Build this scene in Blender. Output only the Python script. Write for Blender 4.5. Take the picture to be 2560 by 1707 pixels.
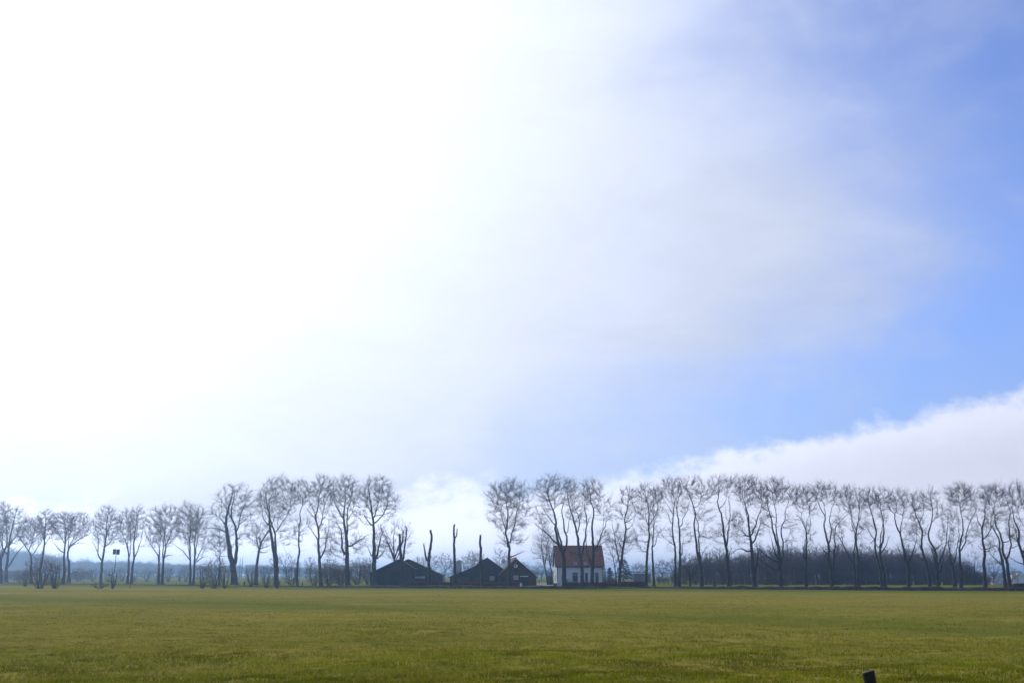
import bpy, math, random
import numpy as np
from mathutils import Vector

for _o in list(bpy.data.objects):
    bpy.data.objects.remove(_o)
scene = bpy.context.scene
COL = scene.collection
R = math.radians
rng = np.random.default_rng(11)

# ------------------------------------------------------------------ camera
F = 2489.0                     # focal length in photograph pixels (2560 wide)
HORIZON = 1436.0
CAM_H = 2.3
PITCH = math.atan((HORIZON - 853.5) / F)
cam_data = bpy.data.cameras.new('camera')
cam_data.sensor_width = 36.0
cam_data.lens = 35.0
cam_data.clip_start = 0.1
cam_data.clip_end = 12000
cam = bpy.data.objects.new('camera', cam_data)
cam.location = (0, 0, CAM_H)
cam.rotation_euler = (math.pi / 2 + PITCH, 0, 0)
COL.objects.link(cam)
scene.camera = cam

# ------------------------------------------------------------------ light
SUN_AZ, SUN_EL = R(-36), R(33)          # azimuth to the left of the view axis (+Y), elevation
sun_dir = Vector((math.sin(SUN_AZ) * math.cos(SUN_EL), math.cos(SUN_AZ) * math.cos(SUN_EL), math.sin(SUN_EL)))
sd = bpy.data.lights.new('sun', 'SUN')
sd.energy = 3.2
sd.angle = R(1.5)
sd.color = (1.0, 0.95, 0.87)
sun = bpy.data.objects.new('sun', sd)
sun.rotation_euler = (-sun_dir).to_track_quat('-Z', 'Y').to_euler()
sun.location = (0, 0, 60)
COL.objects.link(sun)


class S:
    """a shader socket with arithmetic"""
    def __init__(self, nt, sock):
        self.nt, self.s = nt, sock
    def _m(self, op, *a, clamp=False):
        n = self.nt.nodes.new('ShaderNodeMath'); n.operation = op; n.use_clamp = clamp
        for i, v in enumerate((self,) + a):
            if isinstance(v, S): self.nt.links.new(v.s, n.inputs[i])
            else: n.inputs[i].default_value = v
        return S(self.nt, n.outputs[0])
    def __add__(s, o): return s._m('ADD', o)
    __radd__ = __add__
    def __mul__(s, o): return s._m('MULTIPLY', o)
    __rmul__ = __mul__
    def __sub__(s, o): return s._m('SUBTRACT', o)
    def __rsub__(s, o): return (s * -1.0) + o
    def __truediv__(s, o): return s._m('DIVIDE', o)
    def smooth(s, a, b):
        n = s.nt.nodes.new('ShaderNodeMapRange'); n.interpolation_type = 'SMOOTHSTEP'
        s.nt.links.new(s.s, n.inputs['Value'])
        n.inputs['From Min'].default_value = a; n.inputs['From Max'].default_value = b
        return S(s.nt, n.outputs['Result'])


def noise(nt, vec, scale, detail=4, rough=0.55, dist=0.0):
    n = nt.nodes.new('ShaderNodeTexNoise')
    n.inputs['Scale'].default_value = scale; n.inputs['Detail'].default_value = detail
    n.inputs['Roughness'].default_value = rough; n.inputs['Distortion'].default_value = dist
    if vec is not None: nt.links.new(vec, n.inputs['Vector'])
    return S(nt, n.outputs['Fac'])


def mapping(nt, vec, scale=(1, 1, 1), rot=(0, 0, 0), loc=(0, 0, 0)):
    m = nt.nodes.new('ShaderNodeMapping')
    m.inputs['Scale'].default_value = scale; m.inputs['Rotation'].default_value = rot; m.inputs['Location'].default_value = loc
    nt.links.new(vec, m.inputs['Vector'])
    return m.outputs[0]


def mixc(nt, fac, a, b, mode='MIX'):
    n = nt.nodes.new('ShaderNodeMix'); n.data_type = 'RGBA'; n.blend_type = mode
    for sock, v in ((n.inputs[0], fac), (n.inputs[6], a), (n.inputs[7], b)):
        if isinstance(v, S): nt.links.new(v.s, sock)
        elif hasattr(v, 'is_output'): nt.links.new(v, sock)
        elif isinstance(v, (int, float)): sock.default_value = v
        else: sock.default_value = tuple(v) + ((1,) if len(v) == 3 else ())
    return n.outputs[2]


# ------------------------------------------------------------------ sky: clear sky, a thin bright veil round the sun, a cumulus bank
world = bpy.data.worlds.new('World'); scene.world = world; world.use_nodes = True
nt = world.node_tree; nt.nodes.clear()
w_out = nt.nodes.new('ShaderNodeOutputWorld'); bg = nt.nodes.new('ShaderNodeBackground')
bg.inputs['Strength'].default_value = 0.15
nt.links.new(bg.outputs[0], w_out.inputs[0])
sky = nt.nodes.new('ShaderNodeTexSky'); sky.sky_type = 'NISHITA'; sky.sun_disc = False
sky.sun_elevation = SUN_EL; sky.sun_rotation = SUN_AZ
sky.air_density = 1.0; sky.dust_density = 0.25; sky.ozone_density = 2.2
tc = nt.nodes.new('ShaderNodeTexCoord'); D = tc.outputs['Generated']
sx = nt.nodes.new('ShaderNodeSeparateXYZ'); nt.links.new(D, sx.inputs[0])
X, Y, Z = (S(nt, sx.outputs[i]) for i in range(3))
AZ = X._m('ARCTAN2', Y) * 57.29578
EL = Z._m('ARCSINE') * 57.29578
n_big = noise(nt, mapping(nt, D, (1.0, 1.0, 1.6), loc=(0.3, 0.1, 0.2)), 3.0, 5, 0.5, 0.3) - 0.5
n_mid = noise(nt, mapping(nt, D, (1.0, 1.0, 1.8), loc=(1.3, 4.1, 0.7)), 7.0, 6, 0.55, 0.4) - 0.5
n_fine = noise(nt, mapping(nt, D, (1.0, 1.0, 1.4), loc=(5.3, 2.1, 1.7)), 22.0, 7, 0.6, 0.2) - 0.5
# thin veil: full towards the sun, thinning towards the right
t_up = (AZ * -1.0) - EL * 1.1 + 57.5 + n_big * 26.0 + n_mid * 8.0
t_lo = EL - 3.2 - AZ * 0.50 + n_big * 9.0 + n_mid * 5.0
vd = nt.nodes.new('ShaderNodeVectorMath'); vd.operation = 'DOT_PRODUCT'
nt.links.new(D, vd.inputs[0]); vd.inputs[1].default_value = sun_dir
ANG = S(nt, vd.outputs['Value'])._m('MINIMUM', 1.0)._m('ARCCOSINE') * 57.29578          # angle from the sun
veil = t_up.smooth(-6.0, 24.0) * t_lo.smooth(-4.0, 8.0) * (1.0 - (ANG + n_big * 30.0).smooth(62.0, 100.0))
wisps = (n_mid * 2.2 + n_big * 2.0 + 0.24).smooth(0.0, 1.1) * 0.45
veil = (veil + wisps * (1.0 - veil))
n_puff = noise(nt, mapping(nt, D, (1.0, 1.0, 1.2), loc=(3.3, 7.1, 2.7)), 60.0, 4, 0.5) - 0.5
# cumulus bank low over the horizon
bank_top = AZ._m('MAXIMUM', -20.0)._m('MINIMUM', 40.0) * 0.19 * (1.0 - AZ.smooth(60.0, 120.0)) + 4.2 + n_mid * 2.4 + n_fine * 2.6 + n_puff * 1.1
bank = (bank_top - EL).smooth(-0.3, 1.0)
low = (n_mid * 9.0 + n_fine * 5.0 + 3.9 - EL).smooth(-0.8, 1.6) * 0.9
bank = bank._m('MAXIMUM', low)
# sun glow inside the clouds (forward scattering)
glow = (ANG * ANG * (-1.0 / (2 * 28.0 ** 2)))._m('EXPONENT')
n_streak = noise(nt, mapping(nt, D, (1.2, 1.2, 3.4), rot=(0, R(-28), 0), loc=(2.2, 0.4, 3.1)), 5.0, 7, 0.6, 0.6) - 0.5
lum_v = n_mid * 0.7 + n_streak * 1.1 + 3.35
lum_b = glow * 7.0 + 4.35 + n_fine * 0.7 + (EL * 0.05) + (1.0 - (bank_top - EL).smooth(0.0, 3.0)) * 0.8 + (1.0 - EL.smooth(0.5, 6.0)) * 1.5


def tint(lum, col):
    n = nt.nodes.new('ShaderNodeCombineColor')
    for i in range(3): nt.links.new((lum * col[i]).s, n.inputs[i])
    return n.outputs[0]


clear = mixc(nt, 1.0, sky.outputs[0], (0.84, 0.86, 1.19, 1), 'MULTIPLY')
horizon = EL.smooth(0.0, 18.0) * 0.36 + 0.64
clear = mixc(nt, 1.0, clear, tint(horizon, (1, 1, 1)), 'MULTIPLY')
veil_c = mixc(nt, 1.0, tint(lum_v, (0.80, 0.93, 1.30)), tint(glow * 6.9, (1.0, 1.0, 0.98)), 'ADD')
c1 = mixc(nt, veil, clear, veil_c)
c2 = mixc(nt, bank, c1, tint(lum_b, (0.95, 0.99, 1.17)))
nt.links.new(c2, bg.inputs['Color'])
world.cycles.sampling_method = 'MANUAL'; world.cycles.sample_map_resolution = 512

# ------------------------------------------------------------------ exposure and render settings
vs = scene.view_settings
vs.view_transform = 'Standard'; vs.look = 'None'; vs.exposure = 0.0; vs.gamma = 1.0; vs.use_curve_mapping = False
scene.render.engine = 'CYCLES'
cy = scene.cycles
cy.max_bounces = 5; cy.diffuse_bounces = 2; cy.glossy_bounces = 2; cy.transmission_bounces = 3; cy.volume_bounces = 1
cy.transparent_max_bounces = 6
cy.use_denoising = True; cy.denoiser = 'OPENIMAGEDENOISE'
cy.use_adaptive_sampling = False
scene.render.film_transparent = False

# ------------------------------------------------------------------ places: photograph pixel -> point in the place
CAMV = np.array([0.0, 0.0, CAM_H])
cP, sP = math.cos(PITCH), math.sin(PITCH)


def ray(px, py):
    x, u = px - 1280.0, 853.5 - py
    return np.array([x, F * cP - u * sP, F * sP + u * cP])


def at(px, py, Y):
    """point on the ray of that pixel at distance Y in front of the camera"""
    d = ray(px, py)
    return CAMV + d * (Y / d[1])


def ground(px, py, z=0.0):
    d = ray(px, py)
    return CAMV + d * ((z - CAM_H) / d[2])


# ------------------------------------------------------------------ mesh helpers
def mesh_from(name, verts, faces_tri=None, faces=None, mat=None, smooth=False):
    """numpy verts (n,3) and triangles/quads (m,k)"""
    me = bpy.data.meshes.new(name)
    verts = np.asarray(verts, dtype=np.float32)
    f = np.asarray(faces_tri if faces is None else faces, dtype=np.int32)
    k = f.shape[1]
    me.vertices.add(len(verts)); me.vertices.foreach_set('co', verts.ravel())
    me.loops.add(f.size); me.loops.foreach_set('vertex_index', f.ravel())
    me.polygons.add(len(f))
    me.polygons.foreach_set('loop_start', np.arange(0, f.size, k, dtype=np.int32))
    if smooth: me.polygons.foreach_set('use_smooth', np.ones(len(f), dtype=bool))
    if mat is not None: me.materials.append(mat)
    me.update(calc_edges=True)
    return me


class MB:
    """collects polygons of any size; build() links them as one mesh object"""
    def __init__(self): self.v, self.f = [], []
    def poly(self, pts):
        n = len(self.v); self.v += [tuple(map(float, p)) for p in pts]; self.f.append(tuple(range(n, n + len(pts)))); return self
    def box(self, a, b):
        x0, y0, z0 = (min(a[i], b[i]) for i in range(3)); x1, y1, z1 = (max(a[i], b[i]) for i in range(3))
        n = len(self.v)
        self.v += [(x0, y0, z0), (x1, y0, z0), (x1, y1, z0), (x0, y1, z0), (x0, y0, z1), (x1, y0, z1), (x1, y1, z1), (x0, y1, z1)]
        self.f += [tuple(n + i for i in q) for q in ((0, 3, 2, 1), (4, 5, 6, 7), (0, 1, 5, 4), (1, 2, 6, 5), (2, 3, 7, 6), (3, 0, 4, 7))]
        return self
    def prism(self, pts, d):
        """closed prism: polygon pts (3D) swept by the vector d"""
        n, k = len(self.v), len(pts)
        self.v += [tuple(map(float, p)) for p in pts] + [tuple(float(p[i] + d[i]) for i in range(3)) for p in pts]
        self.f.append(tuple(range(n, n + k))[::-1]); self.f.append(tuple(range(n + k, n + 2 * k)))
        for i in range(k):
            j = (i + 1) % k; self.f.append((n + i, n + j, n + k + j, n + k + i))
        return self
    def tube(self, pts, rad, seg=8, cap=True):
        pts = [np.asarray(p, float) for p in pts]
        if not hasattr(rad, '__len__'): rad = [rad] * len(pts)
        n0 = len(self.v)
        for i, p in enumerate(pts):
            t = pts[min(i + 1, len(pts) - 1)] - pts[max(i - 1, 0)]; t = t / (np.linalg.norm(t) + 1e-9)
            a = np.array([1.0, 0, 0]) if abs(t[0]) < 0.8 else np.array([0, 1.0, 0])
            u = np.cross(t, a); u /= np.linalg.norm(u); w = np.cross(t, u)
            for s in range(seg):
                q = 2 * math.pi * s / seg; self.v.append(tuple(p + rad[i] * (math.cos(q) * u + math.sin(q) * w)))
        for i in range(len(pts) - 1):
            for s in range(seg):
                a, b = n0 + i * seg + s, n0 + i * seg + (s + 1) % seg
                self.f.append((a, b, b + seg, a + seg))
        if cap:
            self.f.append(tuple(n0 + s for s in range(seg))[::-1]); e = n0 + (len(pts) - 1) * seg
            self.f.append(tuple(e + s for s in range(seg)))
        return self
    def build(self, name, mat, parent=None, smooth=False, bevel=0.0):
        me = bpy.data.meshes.new(name); me.from_pydata(self.v, [], self.f); me.materials.append(mat)
        if smooth: me.polygons.foreach_set('use_smooth', np.ones(len(me.polygons), dtype=bool))
        me.update()
        o = bpy.data.objects.new(name, me); COL.objects.link(o)
        if parent is not None: o.parent = parent
        if bevel:
            b = o.modifiers.new('bevel', 'BEVEL'); b.width = bevel; b.segments = 2; b.limit_method = 'ANGLE'
        return o


def obj(name, me, parent=None, loc=None):
    o = bpy.data.objects.new(name, me); COL.objects.link(o)
    if parent is not None: o.parent = parent
    if loc is not None: o.location = loc
    return o


def tag(o, label=None, cat=None, group=None, kind=None):
    if label: o['label'] = label
    if cat: o['category'] = cat
    if group: o['group'] = group
    if kind: o['kind'] = kind
    return o


def thing(name, label, cat, loc=(0, 0, 0), rz=0.0, group=None):
    o = bpy.data.objects.new(name, None); COL.objects.link(o); o.empty_display_size = 0.3
    o.location = tuple(map(float, loc)); o.rotation_euler = (0, 0, rz)
    return tag(o, label, cat, group)


# ------------------------------------------------------------------ materials
def material(name, rough=0.85, spec=0.25):
    m = bpy.data.materials.new(name); m.use_nodes = True
    nt = m.node_tree; b = nt.nodes['Principled BSDF']
    b.inputs['Roughness'].default_value = rough
    b.inputs['Specular IOR Level'].default_value = spec
    tcn = nt.nodes.new('ShaderNodeTexCoord')
    return m, nt, b, tcn.outputs['Object']


def bump(nt, b, h, strength=0.5, dist=0.02):
    n = nt.nodes.new('ShaderNodeBump'); n.inputs['Strength'].default_value = strength; n.inputs['Distance'].default_value = dist
    nt.links.new(h.s, n.inputs['Height']); nt.links.new(n.outputs[0], b.inputs['Normal'])


def mottled(name, c0, c1, scale=3.0, rough=0.85, spec=0.25, stretch=(1, 1, 1), bstr=0.4, bdist=0.02, detail=6):
    m, nt, b, co = material(name, rough, spec)
    v = mapping(nt, co, stretch)
    n1 = noise(nt, v, scale, detail, 0.6); n2 = noise(nt, v, scale * 7, 4, 0.6)
    nt.links.new(mixc(nt, (n1 * 0.65 + n2 * 0.35).smooth(0.3, 0.7), c0, c1), b.inputs['Base Color'])
    bump(nt, b, n2 * 0.6 + n1 * 0.4, bstr, bdist)
    return m


M = {}
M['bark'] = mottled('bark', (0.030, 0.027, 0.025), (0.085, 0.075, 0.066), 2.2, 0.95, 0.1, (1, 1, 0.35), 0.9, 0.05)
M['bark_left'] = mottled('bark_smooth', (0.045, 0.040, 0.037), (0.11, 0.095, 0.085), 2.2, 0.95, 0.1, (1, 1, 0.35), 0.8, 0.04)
M['twig'] = mottled('twig', (0.065, 0.050, 0.045), (0.14, 0.105, 0.092), 1.1, 0.9, 0.1, bstr=0.0)
M['twig_wood'] = mottled('twig_wood', (0.085, 0.070, 0.068), (0.17, 0.14, 0.135), 0.4, 0.9, 0.1, bstr=0.0)
M['twig_brown'] = mottled('twig_brown', (0.13, 0.085, 0.062), (0.25, 0.17, 0.12), 0.7, 0.9, 0.1, bstr=0.0)
M['twig_olive'] = mottled('twig_olive', (0.13, 0.10, 0.05), (0.28, 0.21, 0.10), 0.7, 0.9, 0.1, bstr=0.0)
M['cut_wood'] = mottled('cut_wood', (0.05, 0.045, 0.04), (0.13, 0.11, 0.095), 8, 0.9, 0.1)
M['wood_dark'] = mottled('wood_dark', (0.012, 0.013, 0.010), (0.035, 0.032, 0.024), 3.0, 0.95, 0.1, (1, 1, 0.12), 0.9, 0.02)
M['tar_board'] = mottled('tar_board', (0.016, 0.018, 0.022), (0.034, 0.036, 0.040), 1.2, 0.8, 0.2, (0.25, 0.25, 2.0), 0.5, 0.02)
M['grey_board'] = mottled('grey_board', (0.040, 0.040, 0.044), (0.075, 0.073, 0.075), 1.2, 0.85, 0.2, (0.25, 0.25, 2.0), 0.5, 0.02)
M['dark_roof'] = mottled('dark_roof', (0.020, 0.021, 0.024), (0.045, 0.044, 0.045), 1.5, 0.8, 0.25)
M['brick'] = mottled('brick', (0.060, 0.026, 0.022), (0.11, 0.050, 0.040), 1.6, 0.9, 0.2, bstr=0.5)
M['brick_far'] = mottled('brick_far', (0.30, 0.14, 0.085), (0.40, 0.20, 0.12), 1.6, 0.9, 0.2)
M['door_black'] = mottled('door_black', (0.010, 0.013, 0.014), (0.025, 0.028, 0.030), 2.0, 0.7, 0.3)
M['white_paint'] = mottled('white_paint', (0.66, 0.65, 0.63), (0.80, 0.79, 0.77), 1.2, 0.6, 0.35, bstr=0.1)
M['white_wall'] = mottled('white_wall', (0.68, 0.68, 0.67), (0.80, 0.79, 0.77), 0.6, 0.85, 0.2, bstr=0.15)
M['grey_trim'] = mottled('grey_trim', (0.045, 0.050, 0.055), (0.08, 0.085, 0.09), 2.0, 0.6, 0.3)
M['orange_tile'] = mottled('orange_tile', (0.22, 0.065, 0.030), (0.36, 0.125, 0.06), 1.8, 0.8, 0.25, bstr=0.5)
M['red_tile'] = mottled('red_tile', (0.17, 0.056, 0.028), (0.33, 0.125, 0.062), 0.9, 0.75, 0.3, bstr=0.5)
M['steel'] = mottled('galvanised_steel', (0.30, 0.32, 0.33), (0.42, 0.44, 0.45), 2.0, 0.5, 0.5, (1, 1, 0.2))
M['shed_grey'] = mottled('shed_grey', (0.13, 0.13, 0.14), (0.19, 0.19, 0.20), 1.0, 0.8, 0.25, (1, 1, 0.2))
M['panel_dark'] = mottled('panel_dark', (0.05, 0.055, 0.06), (0.08, 0.085, 0.09), 2.0, 0.6, 0.3)
M['gravel'] = mottled('gravel', (0.14, 0.13, 0.11), (0.21, 0.19, 0.17), 2.0, 0.95, 0.1)
M['leaf_litter'] = mottled('leaf_litter', (0.030, 0.022, 0.016), (0.075, 0.050, 0.034), 2.5, 0.95, 0.1, bstr=1.0, bdist=0.08)
M['beech_leaf'] = mottled('beech_leaf', (0.10, 0.034, 0.022), (0.19, 0.075, 0.045), 2.5, 0.85, 0.2, bstr=0.0)
M['laurel_leaf'] = mottled('evergreen_leaf', (0.018, 0.040, 0.014), (0.045, 0.085, 0.028), 2.0, 0.6, 0.35, bstr=0.0)
M['lime_leaf'] = mottled('light_green_leaf', (0.06, 0.10, 0.03), (0.11, 0.17, 0.05), 2.0, 0.7, 0.3, bstr=0.0)
M['conifer_leaf'] = mottled('conifer_needle', (0.022, 0.035, 0.028), (0.05, 0.065, 0.050), 2.0, 0.8, 0.2, bstr=0.0)
M['yellow_wall'] = mottled('yellow_wall', (0.62, 0.50, 0.28), (0.74, 0.62, 0.38), 1.0, 0.85, 0.2)


def glass_material():
    m, nt, b, co = material('window_glass', 0.06, 0.6)
    b.inputs['Base Color'].default_value = (0.02, 0.025, 0.03, 1)
    return m


M['glass'] = glass_material()

# ------------------------------------------------------------------ the tree row (photograph pixels of its foot), and the ground
ROW = [(-330, 1456.5), (0, 1458.5), (160, 1460), (430, 1463), (560, 1465), (760, 1467), (930, 1469), (1273, 1470.5),
       (1410, 1471), (1620, 1469.5), (1750, 1471.5), (2000, 1473.5), (2500, 1476.5), (2900, 1478.5)]
ROWW = np.array([ground(px, py)[:2] for px, py in ROW])


def row_y(px):
    """distance of the tree row in the direction of that pixel column"""
    py = np.interp(px, [r[0] for r in ROW], [r[1] for r in ROW])
    return ground(px, py)[1]


def vnoise(x, y, seed=0):
    """smooth value noise, numpy"""
    def h(i, j):
        n = (i * 374761393 + j * 668265263 + seed * 974634777) & 0x7fffffff
        n = (n ^ (n >> 13)) * 1274126177 & 0x7fffffff
        return ((n ^ (n >> 16)) & 0xffff) / 65535.0
    xi, yi = np.floor(x).astype(np.int64), np.floor(y).astype(np.int64)
    fx, fy = x - xi, y - yi; fx = fx * fx * (3 - 2 * fx); fy = fy * fy * (3 - 2 * fy)
    return (h(xi, yi) * (1 - fx) + h(xi + 1, yi) * fx) * (1 - fy) + (h(xi, yi + 1) * (1 - fx) + h(xi + 1, yi + 1) * fx) * fy - 0.5


def ground_h(x, y):
    d = np.hypot(x, y)
    near = np.clip((130 - d) / 90, 0, 1) * np.clip((d - 1.0) / 4.0, 0, 1)
    h = 0.18 * vnoise(x / 9, y / 9, 1) + 0.13 * vnoise(x / 2.6, y / 2.2, 2) + 0.11 * vnoise(x / 1.0, y / 0.8, 3)
    def ss(t): t = np.clip(t, 0, 1); return t * t * (3 - 2 * t)
    dip = -5.0 * ss((d - 250) / 330) * ss((np.degrees(np.arctan2(x, y)) - 16) / 5.0) * (y > 0)      # the land falls away far on the right
    return h * near - 0.02 + dip


def field_material():
    m, nt, b, co = material('pasture', 1.0, 0.0)
    big = noise(nt, mapping(nt, co, (0.012, 0.03, 1)), 1.0, 4, 0.6)
    mid = noise(nt, mapping(nt, co, (0.10, 0.22, 1)), 1.0, 5, 0.6)
    fine = noise(nt, mapping(nt, co, (1.3, 1.3, 1)), 1.0, 6, 0.65)
    grain = noise(nt, co, 7.0, 6, 0.7)
    k = (big * 0.35 + mid * 0.4 + fine * 0.35 + grain * 0.25 - 0.62)
    c = mixc(nt, k.smooth(-0.22, 0.22), (0.090, 0.110, 0.012, 1), (0.255, 0.208, 0.042, 1))
    dark = (fine * 0.5 + grain * 0.5).smooth(0.36, 0.46)
    c = mixc(nt, dark, (0.045, 0.050, 0.006, 1), c)
    # darker, greener margin along the tree row and a greener mowing strip across the field
    at_ = nt.nodes.new('ShaderNodeAttribute'); at_.attribute_name = 'green'
    g = S(nt, at_.outputs['Fac'])
    c = mixc(nt, g * (fine * 0.6 + 0.6), c, (0.075, 0.110, 0.016, 1))
    nt.links.new(c, b.inputs['Base Color'])
    bump(nt, b, fine * 0.5 + grain * 0.5, 0.9, 0.12)
    return m


M['pasture'] = field_material()

# strip of greener grass running across the field (photograph pixels of its centre line)
STRIP = np.array([ground(px, py)[:2] for px, py in ((-200, 1490), (600, 1508), (1200, 1528), (1700, 1542), (2250, 1562), (2900, 1580))])


def seg_dist(x, y, line):
    best = np.full(x.shape, 1e9)
    for a, b in zip(line[:-1], line[1:]):
        ab = b - a; t = np.clip(((x - a[0]) * ab[0] + (y - a[1]) * ab[1]) / (ab @ ab), 0, 1)
        best = np.minimum(best, np.hypot(x - a[0] - t * ab[0], y - a[1] - t * ab[1]))
    return best


def greenness(x, y):
    wob = 6 * vnoise(x / 22, y / 22, 8)
    ds = seg_dist(x, y, STRIP) + wob
    dr = seg_dist(x, y, ROWW) + 8 * vnoise(x / 30, y / 30, 9)
    w = 1.5 + np.hypot(x, y) * 0.05
    g = 0.6 * np.exp(-(ds / w) ** 2) + np.clip((26 - dr) / 12, 0, 1) * 0.8
    yr = np.interp(x / np.maximum(y, 1), ROWW[:, 0] / ROWW[:, 1], ROWW[:, 1])
    g = np.maximum(g, 0.75 * np.clip((y - yr) / 6, 0, 1))              # greener meadow beyond the trees
    return np.clip(g, 0, 1)


def build_field():
    rad = np.concatenate([np.geomspace(0.5, 14, 18)[:-1], np.geomspace(14, 140, 190)[:-1], np.geomspace(140, 4200, 90)])
    ang = np.concatenate([np.linspace(-180, -42, 24)[:-1], np.linspace(-42, 42, 300)[:-1], np.linspace(42, 180, 25)[:-1]])
    a = np.radians(ang)
    rr, aa = np.meshgrid(rad, a, indexing='ij')
    x, y = rr * np.sin(aa), rr * np.cos(aa)
    z = ground_h(x, y)
    nr, na = rr.shape
    v = np.stack([x.ravel(), y.ravel(), z.ravel()], 1)
    v = np.concatenate([v, [[0, 0, -0.02]]])
    i, j = np.meshgrid(np.arange(nr - 1), np.arange(na), indexing='ij'); i = i.ravel(); j = j.ravel(); j2 = (j + 1) % na
    quads = np.stack([i * na + j, (i + 1) * na + j, (i + 1) * na + j2, i * na + j2], 1)[:, ::-1]
    c = len(v) - 1
    tri = np.concatenate([quads[:, [0, 1, 2]], quads[:, [0, 2, 3]], np.stack([np.full(na, c), np.arange(na), (np.arange(na) + 1) % na], 1)[:, ::-1]])
    me = mesh_from('field', v, tri, mat=M['pasture'], smooth=True)
    g = greenness(v[:, 0], v[:, 1]).astype(np.float32)
    me.attributes.new('green', 'FLOAT', 'POINT').data.foreach_set('value', g)
    return tag(obj('field', me), 'wide flat pasture of short winter grass', kind='structure')


build_field()


def grass_material():
    m = bpy.data.materials.new('grass_blade'); m.use_nodes = True
    nt = m.node_tree; b = nt.nodes['Principled BSDF']; b.inputs['Roughness'].default_value = 0.75; b.inputs['Specular IOR Level'].default_value = 0.0
    a = nt.nodes.new('ShaderNodeAttribute'); a.attribute_name = 'tint'
    nt.links.new(a.outputs['Color'], b.inputs['Base Color'])
    tr = nt.nodes.new('ShaderNodeBsdfTranslucent'); nt.links.new(a.outputs['Color'], tr.inputs['Color'])
    mx = nt.nodes.new('ShaderNodeMixShader'); mx.inputs[0].default_value = 0.35
    nt.links.new(b.outputs[0], mx.inputs[1]); nt.links.new(tr.outputs[0], mx.inputs[2])
    nt.links.new(mx.outputs[0], nt.nodes['Material Output'].inputs[0])
    return m


M['grass'] = grass_material()


def build_grass(n=360000):
    g = np.random.default_rng(5)
    # density falls with distance from the road side, where single blades can no longer be told apart
    u = g.random(n)
    r0, r1 = 15.0, 120.0
    p = -0.75
    d = (r0 ** p + u * (r1 ** p - r0 ** p)) ** (1 / p)
    a = (g.random(n) - 0.5) * R(78)
    x, y = d * np.sin(a), d * np.cos(a)
    keep = (y > 8)
    x, y, d = x[keep], y[keep], d[keep]
    clump = vnoise(x / 0.35, y / 0.35, 21) + 0.7 * vnoise(x / 1.1, y / 1.1, 22)
    patch = vnoise(x / 2.3, y / 2.9, 23) + 0.8 * vnoise(x / 7, y / 9, 24) + 0.35 * vnoise(x / 0.5, y / 0.5, 27)
    n = len(x)
    hgt = (0.042 + 0.034 * g.random(n)) * (1.0 + 1.5 * clump) * (1 + 0.4 * vnoise(x / 5, y / 5, 25)) * np.clip(1.15 - d / 260, 0.6, 1.2)
    hgt = np.clip(hgt, 0.012, 0.2)
    wid = (0.0045 + 0.0040 * g.random(n)) * (1 + d / 40)
    yaw = g.random(n) * 2 * np.pi
    lean = (0.25 + 0.8 * g.random(n)) * hgt
    # wind has combed the grass a little to one side
    lx, ly = np.cos(yaw) * lean + 0.25 * hgt, np.sin(yaw) * lean * 0.8 - 0.1 * hgt
    wy = yaw + np.pi / 2 + (g.random(n) - 0.5)
    ox, oy = np.cos(wy) * wid, np.sin(wy) * wid
    z = ground_h(x, y) - 0.005
    mid = np.stack([x + lx * 0.35, y + ly * 0.35, z + hgt * 0.62], 1)
    v0 = np.stack([x - ox, y - oy, z], 1); v1 = np.stack([x + ox, y + oy, z], 1)
    off = np.stack([ox, oy, np.zeros(n)], 1) * 0.7
    v2, v3 = mid + off, mid - off
    v4 = np.stack([x + lx, y + ly, z + hgt], 1)
    V = np.stack([v0, v1, v2, v3, v4], 1).reshape(-1, 3)
    b = np.arange(n) * 5
    nb, fb = b[d < 34], b[d >= 34]                               # far blades: one triangle
    T = np.concatenate([np.stack([nb, nb + 1, nb + 2], 1), np.stack([nb, nb + 2, nb + 3], 1), np.stack([nb + 3, nb + 2, nb + 4], 1), np.stack([fb, fb + 1, fb + 4], 1)])
    me = mesh_from('grass', V, T, mat=M['grass'], smooth=False)
    green = np.array([0.135, 0.172, 0.005]); green2 = np.array([0.222, 0.214, 0.007]); straw = np.array([0.315, 0.255, 0.036]); brown = np.array([0.14, 0.080, 0.012])
    q = g.random(n)[:, None]
    base = green * q + green2 * (1 - q)
    gr = greenness(x, y)
    dry = np.clip(0.36 + 0.95 * patch - 0.55 * gr + 0.20 * (g.random(n) - 0.5) + 0.0022 * (d - 30), 0.0, 1.0)[:, None]
    shade = np.clip(1.0 + 0.75 * vnoise(x / 0.8, y / 1.1, 28) + 0.45 * vnoise(x / 3.1, y / 2.2, 29), 0.45, 1.6)[:, None]    # lusher and poorer tufts
    base = base * shade
    tip = base * (1 - dry) + straw * dry * (0.55 + 0.45 * shade)
    br = (g.random(n) < 0.05 + 0.07 * np.clip(patch * 2, 0, 1))[:, None]
    tip = np.where(br, brown, tip)
    low = base * 1.0 * (1 - dry * 0.35) + straw * 0.25 * dry
    C = np.ones((n, 5, 4), np.float32)
    C[:, 0, :3] = C[:, 1, :3] = low; C[:, 2, :3] = C[:, 3, :3] = (low + tip) / 2; C[:, 4, :3] = tip
    at_ = me.attributes.new('tint', 'FLOAT_COLOR', 'POINT'); at_.data.foreach_set('color', C.ravel())
    return tag(obj('grass', me), 'short yellow green grass covering the near field', 'grass', kind='stuff')


build_grass()


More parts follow.
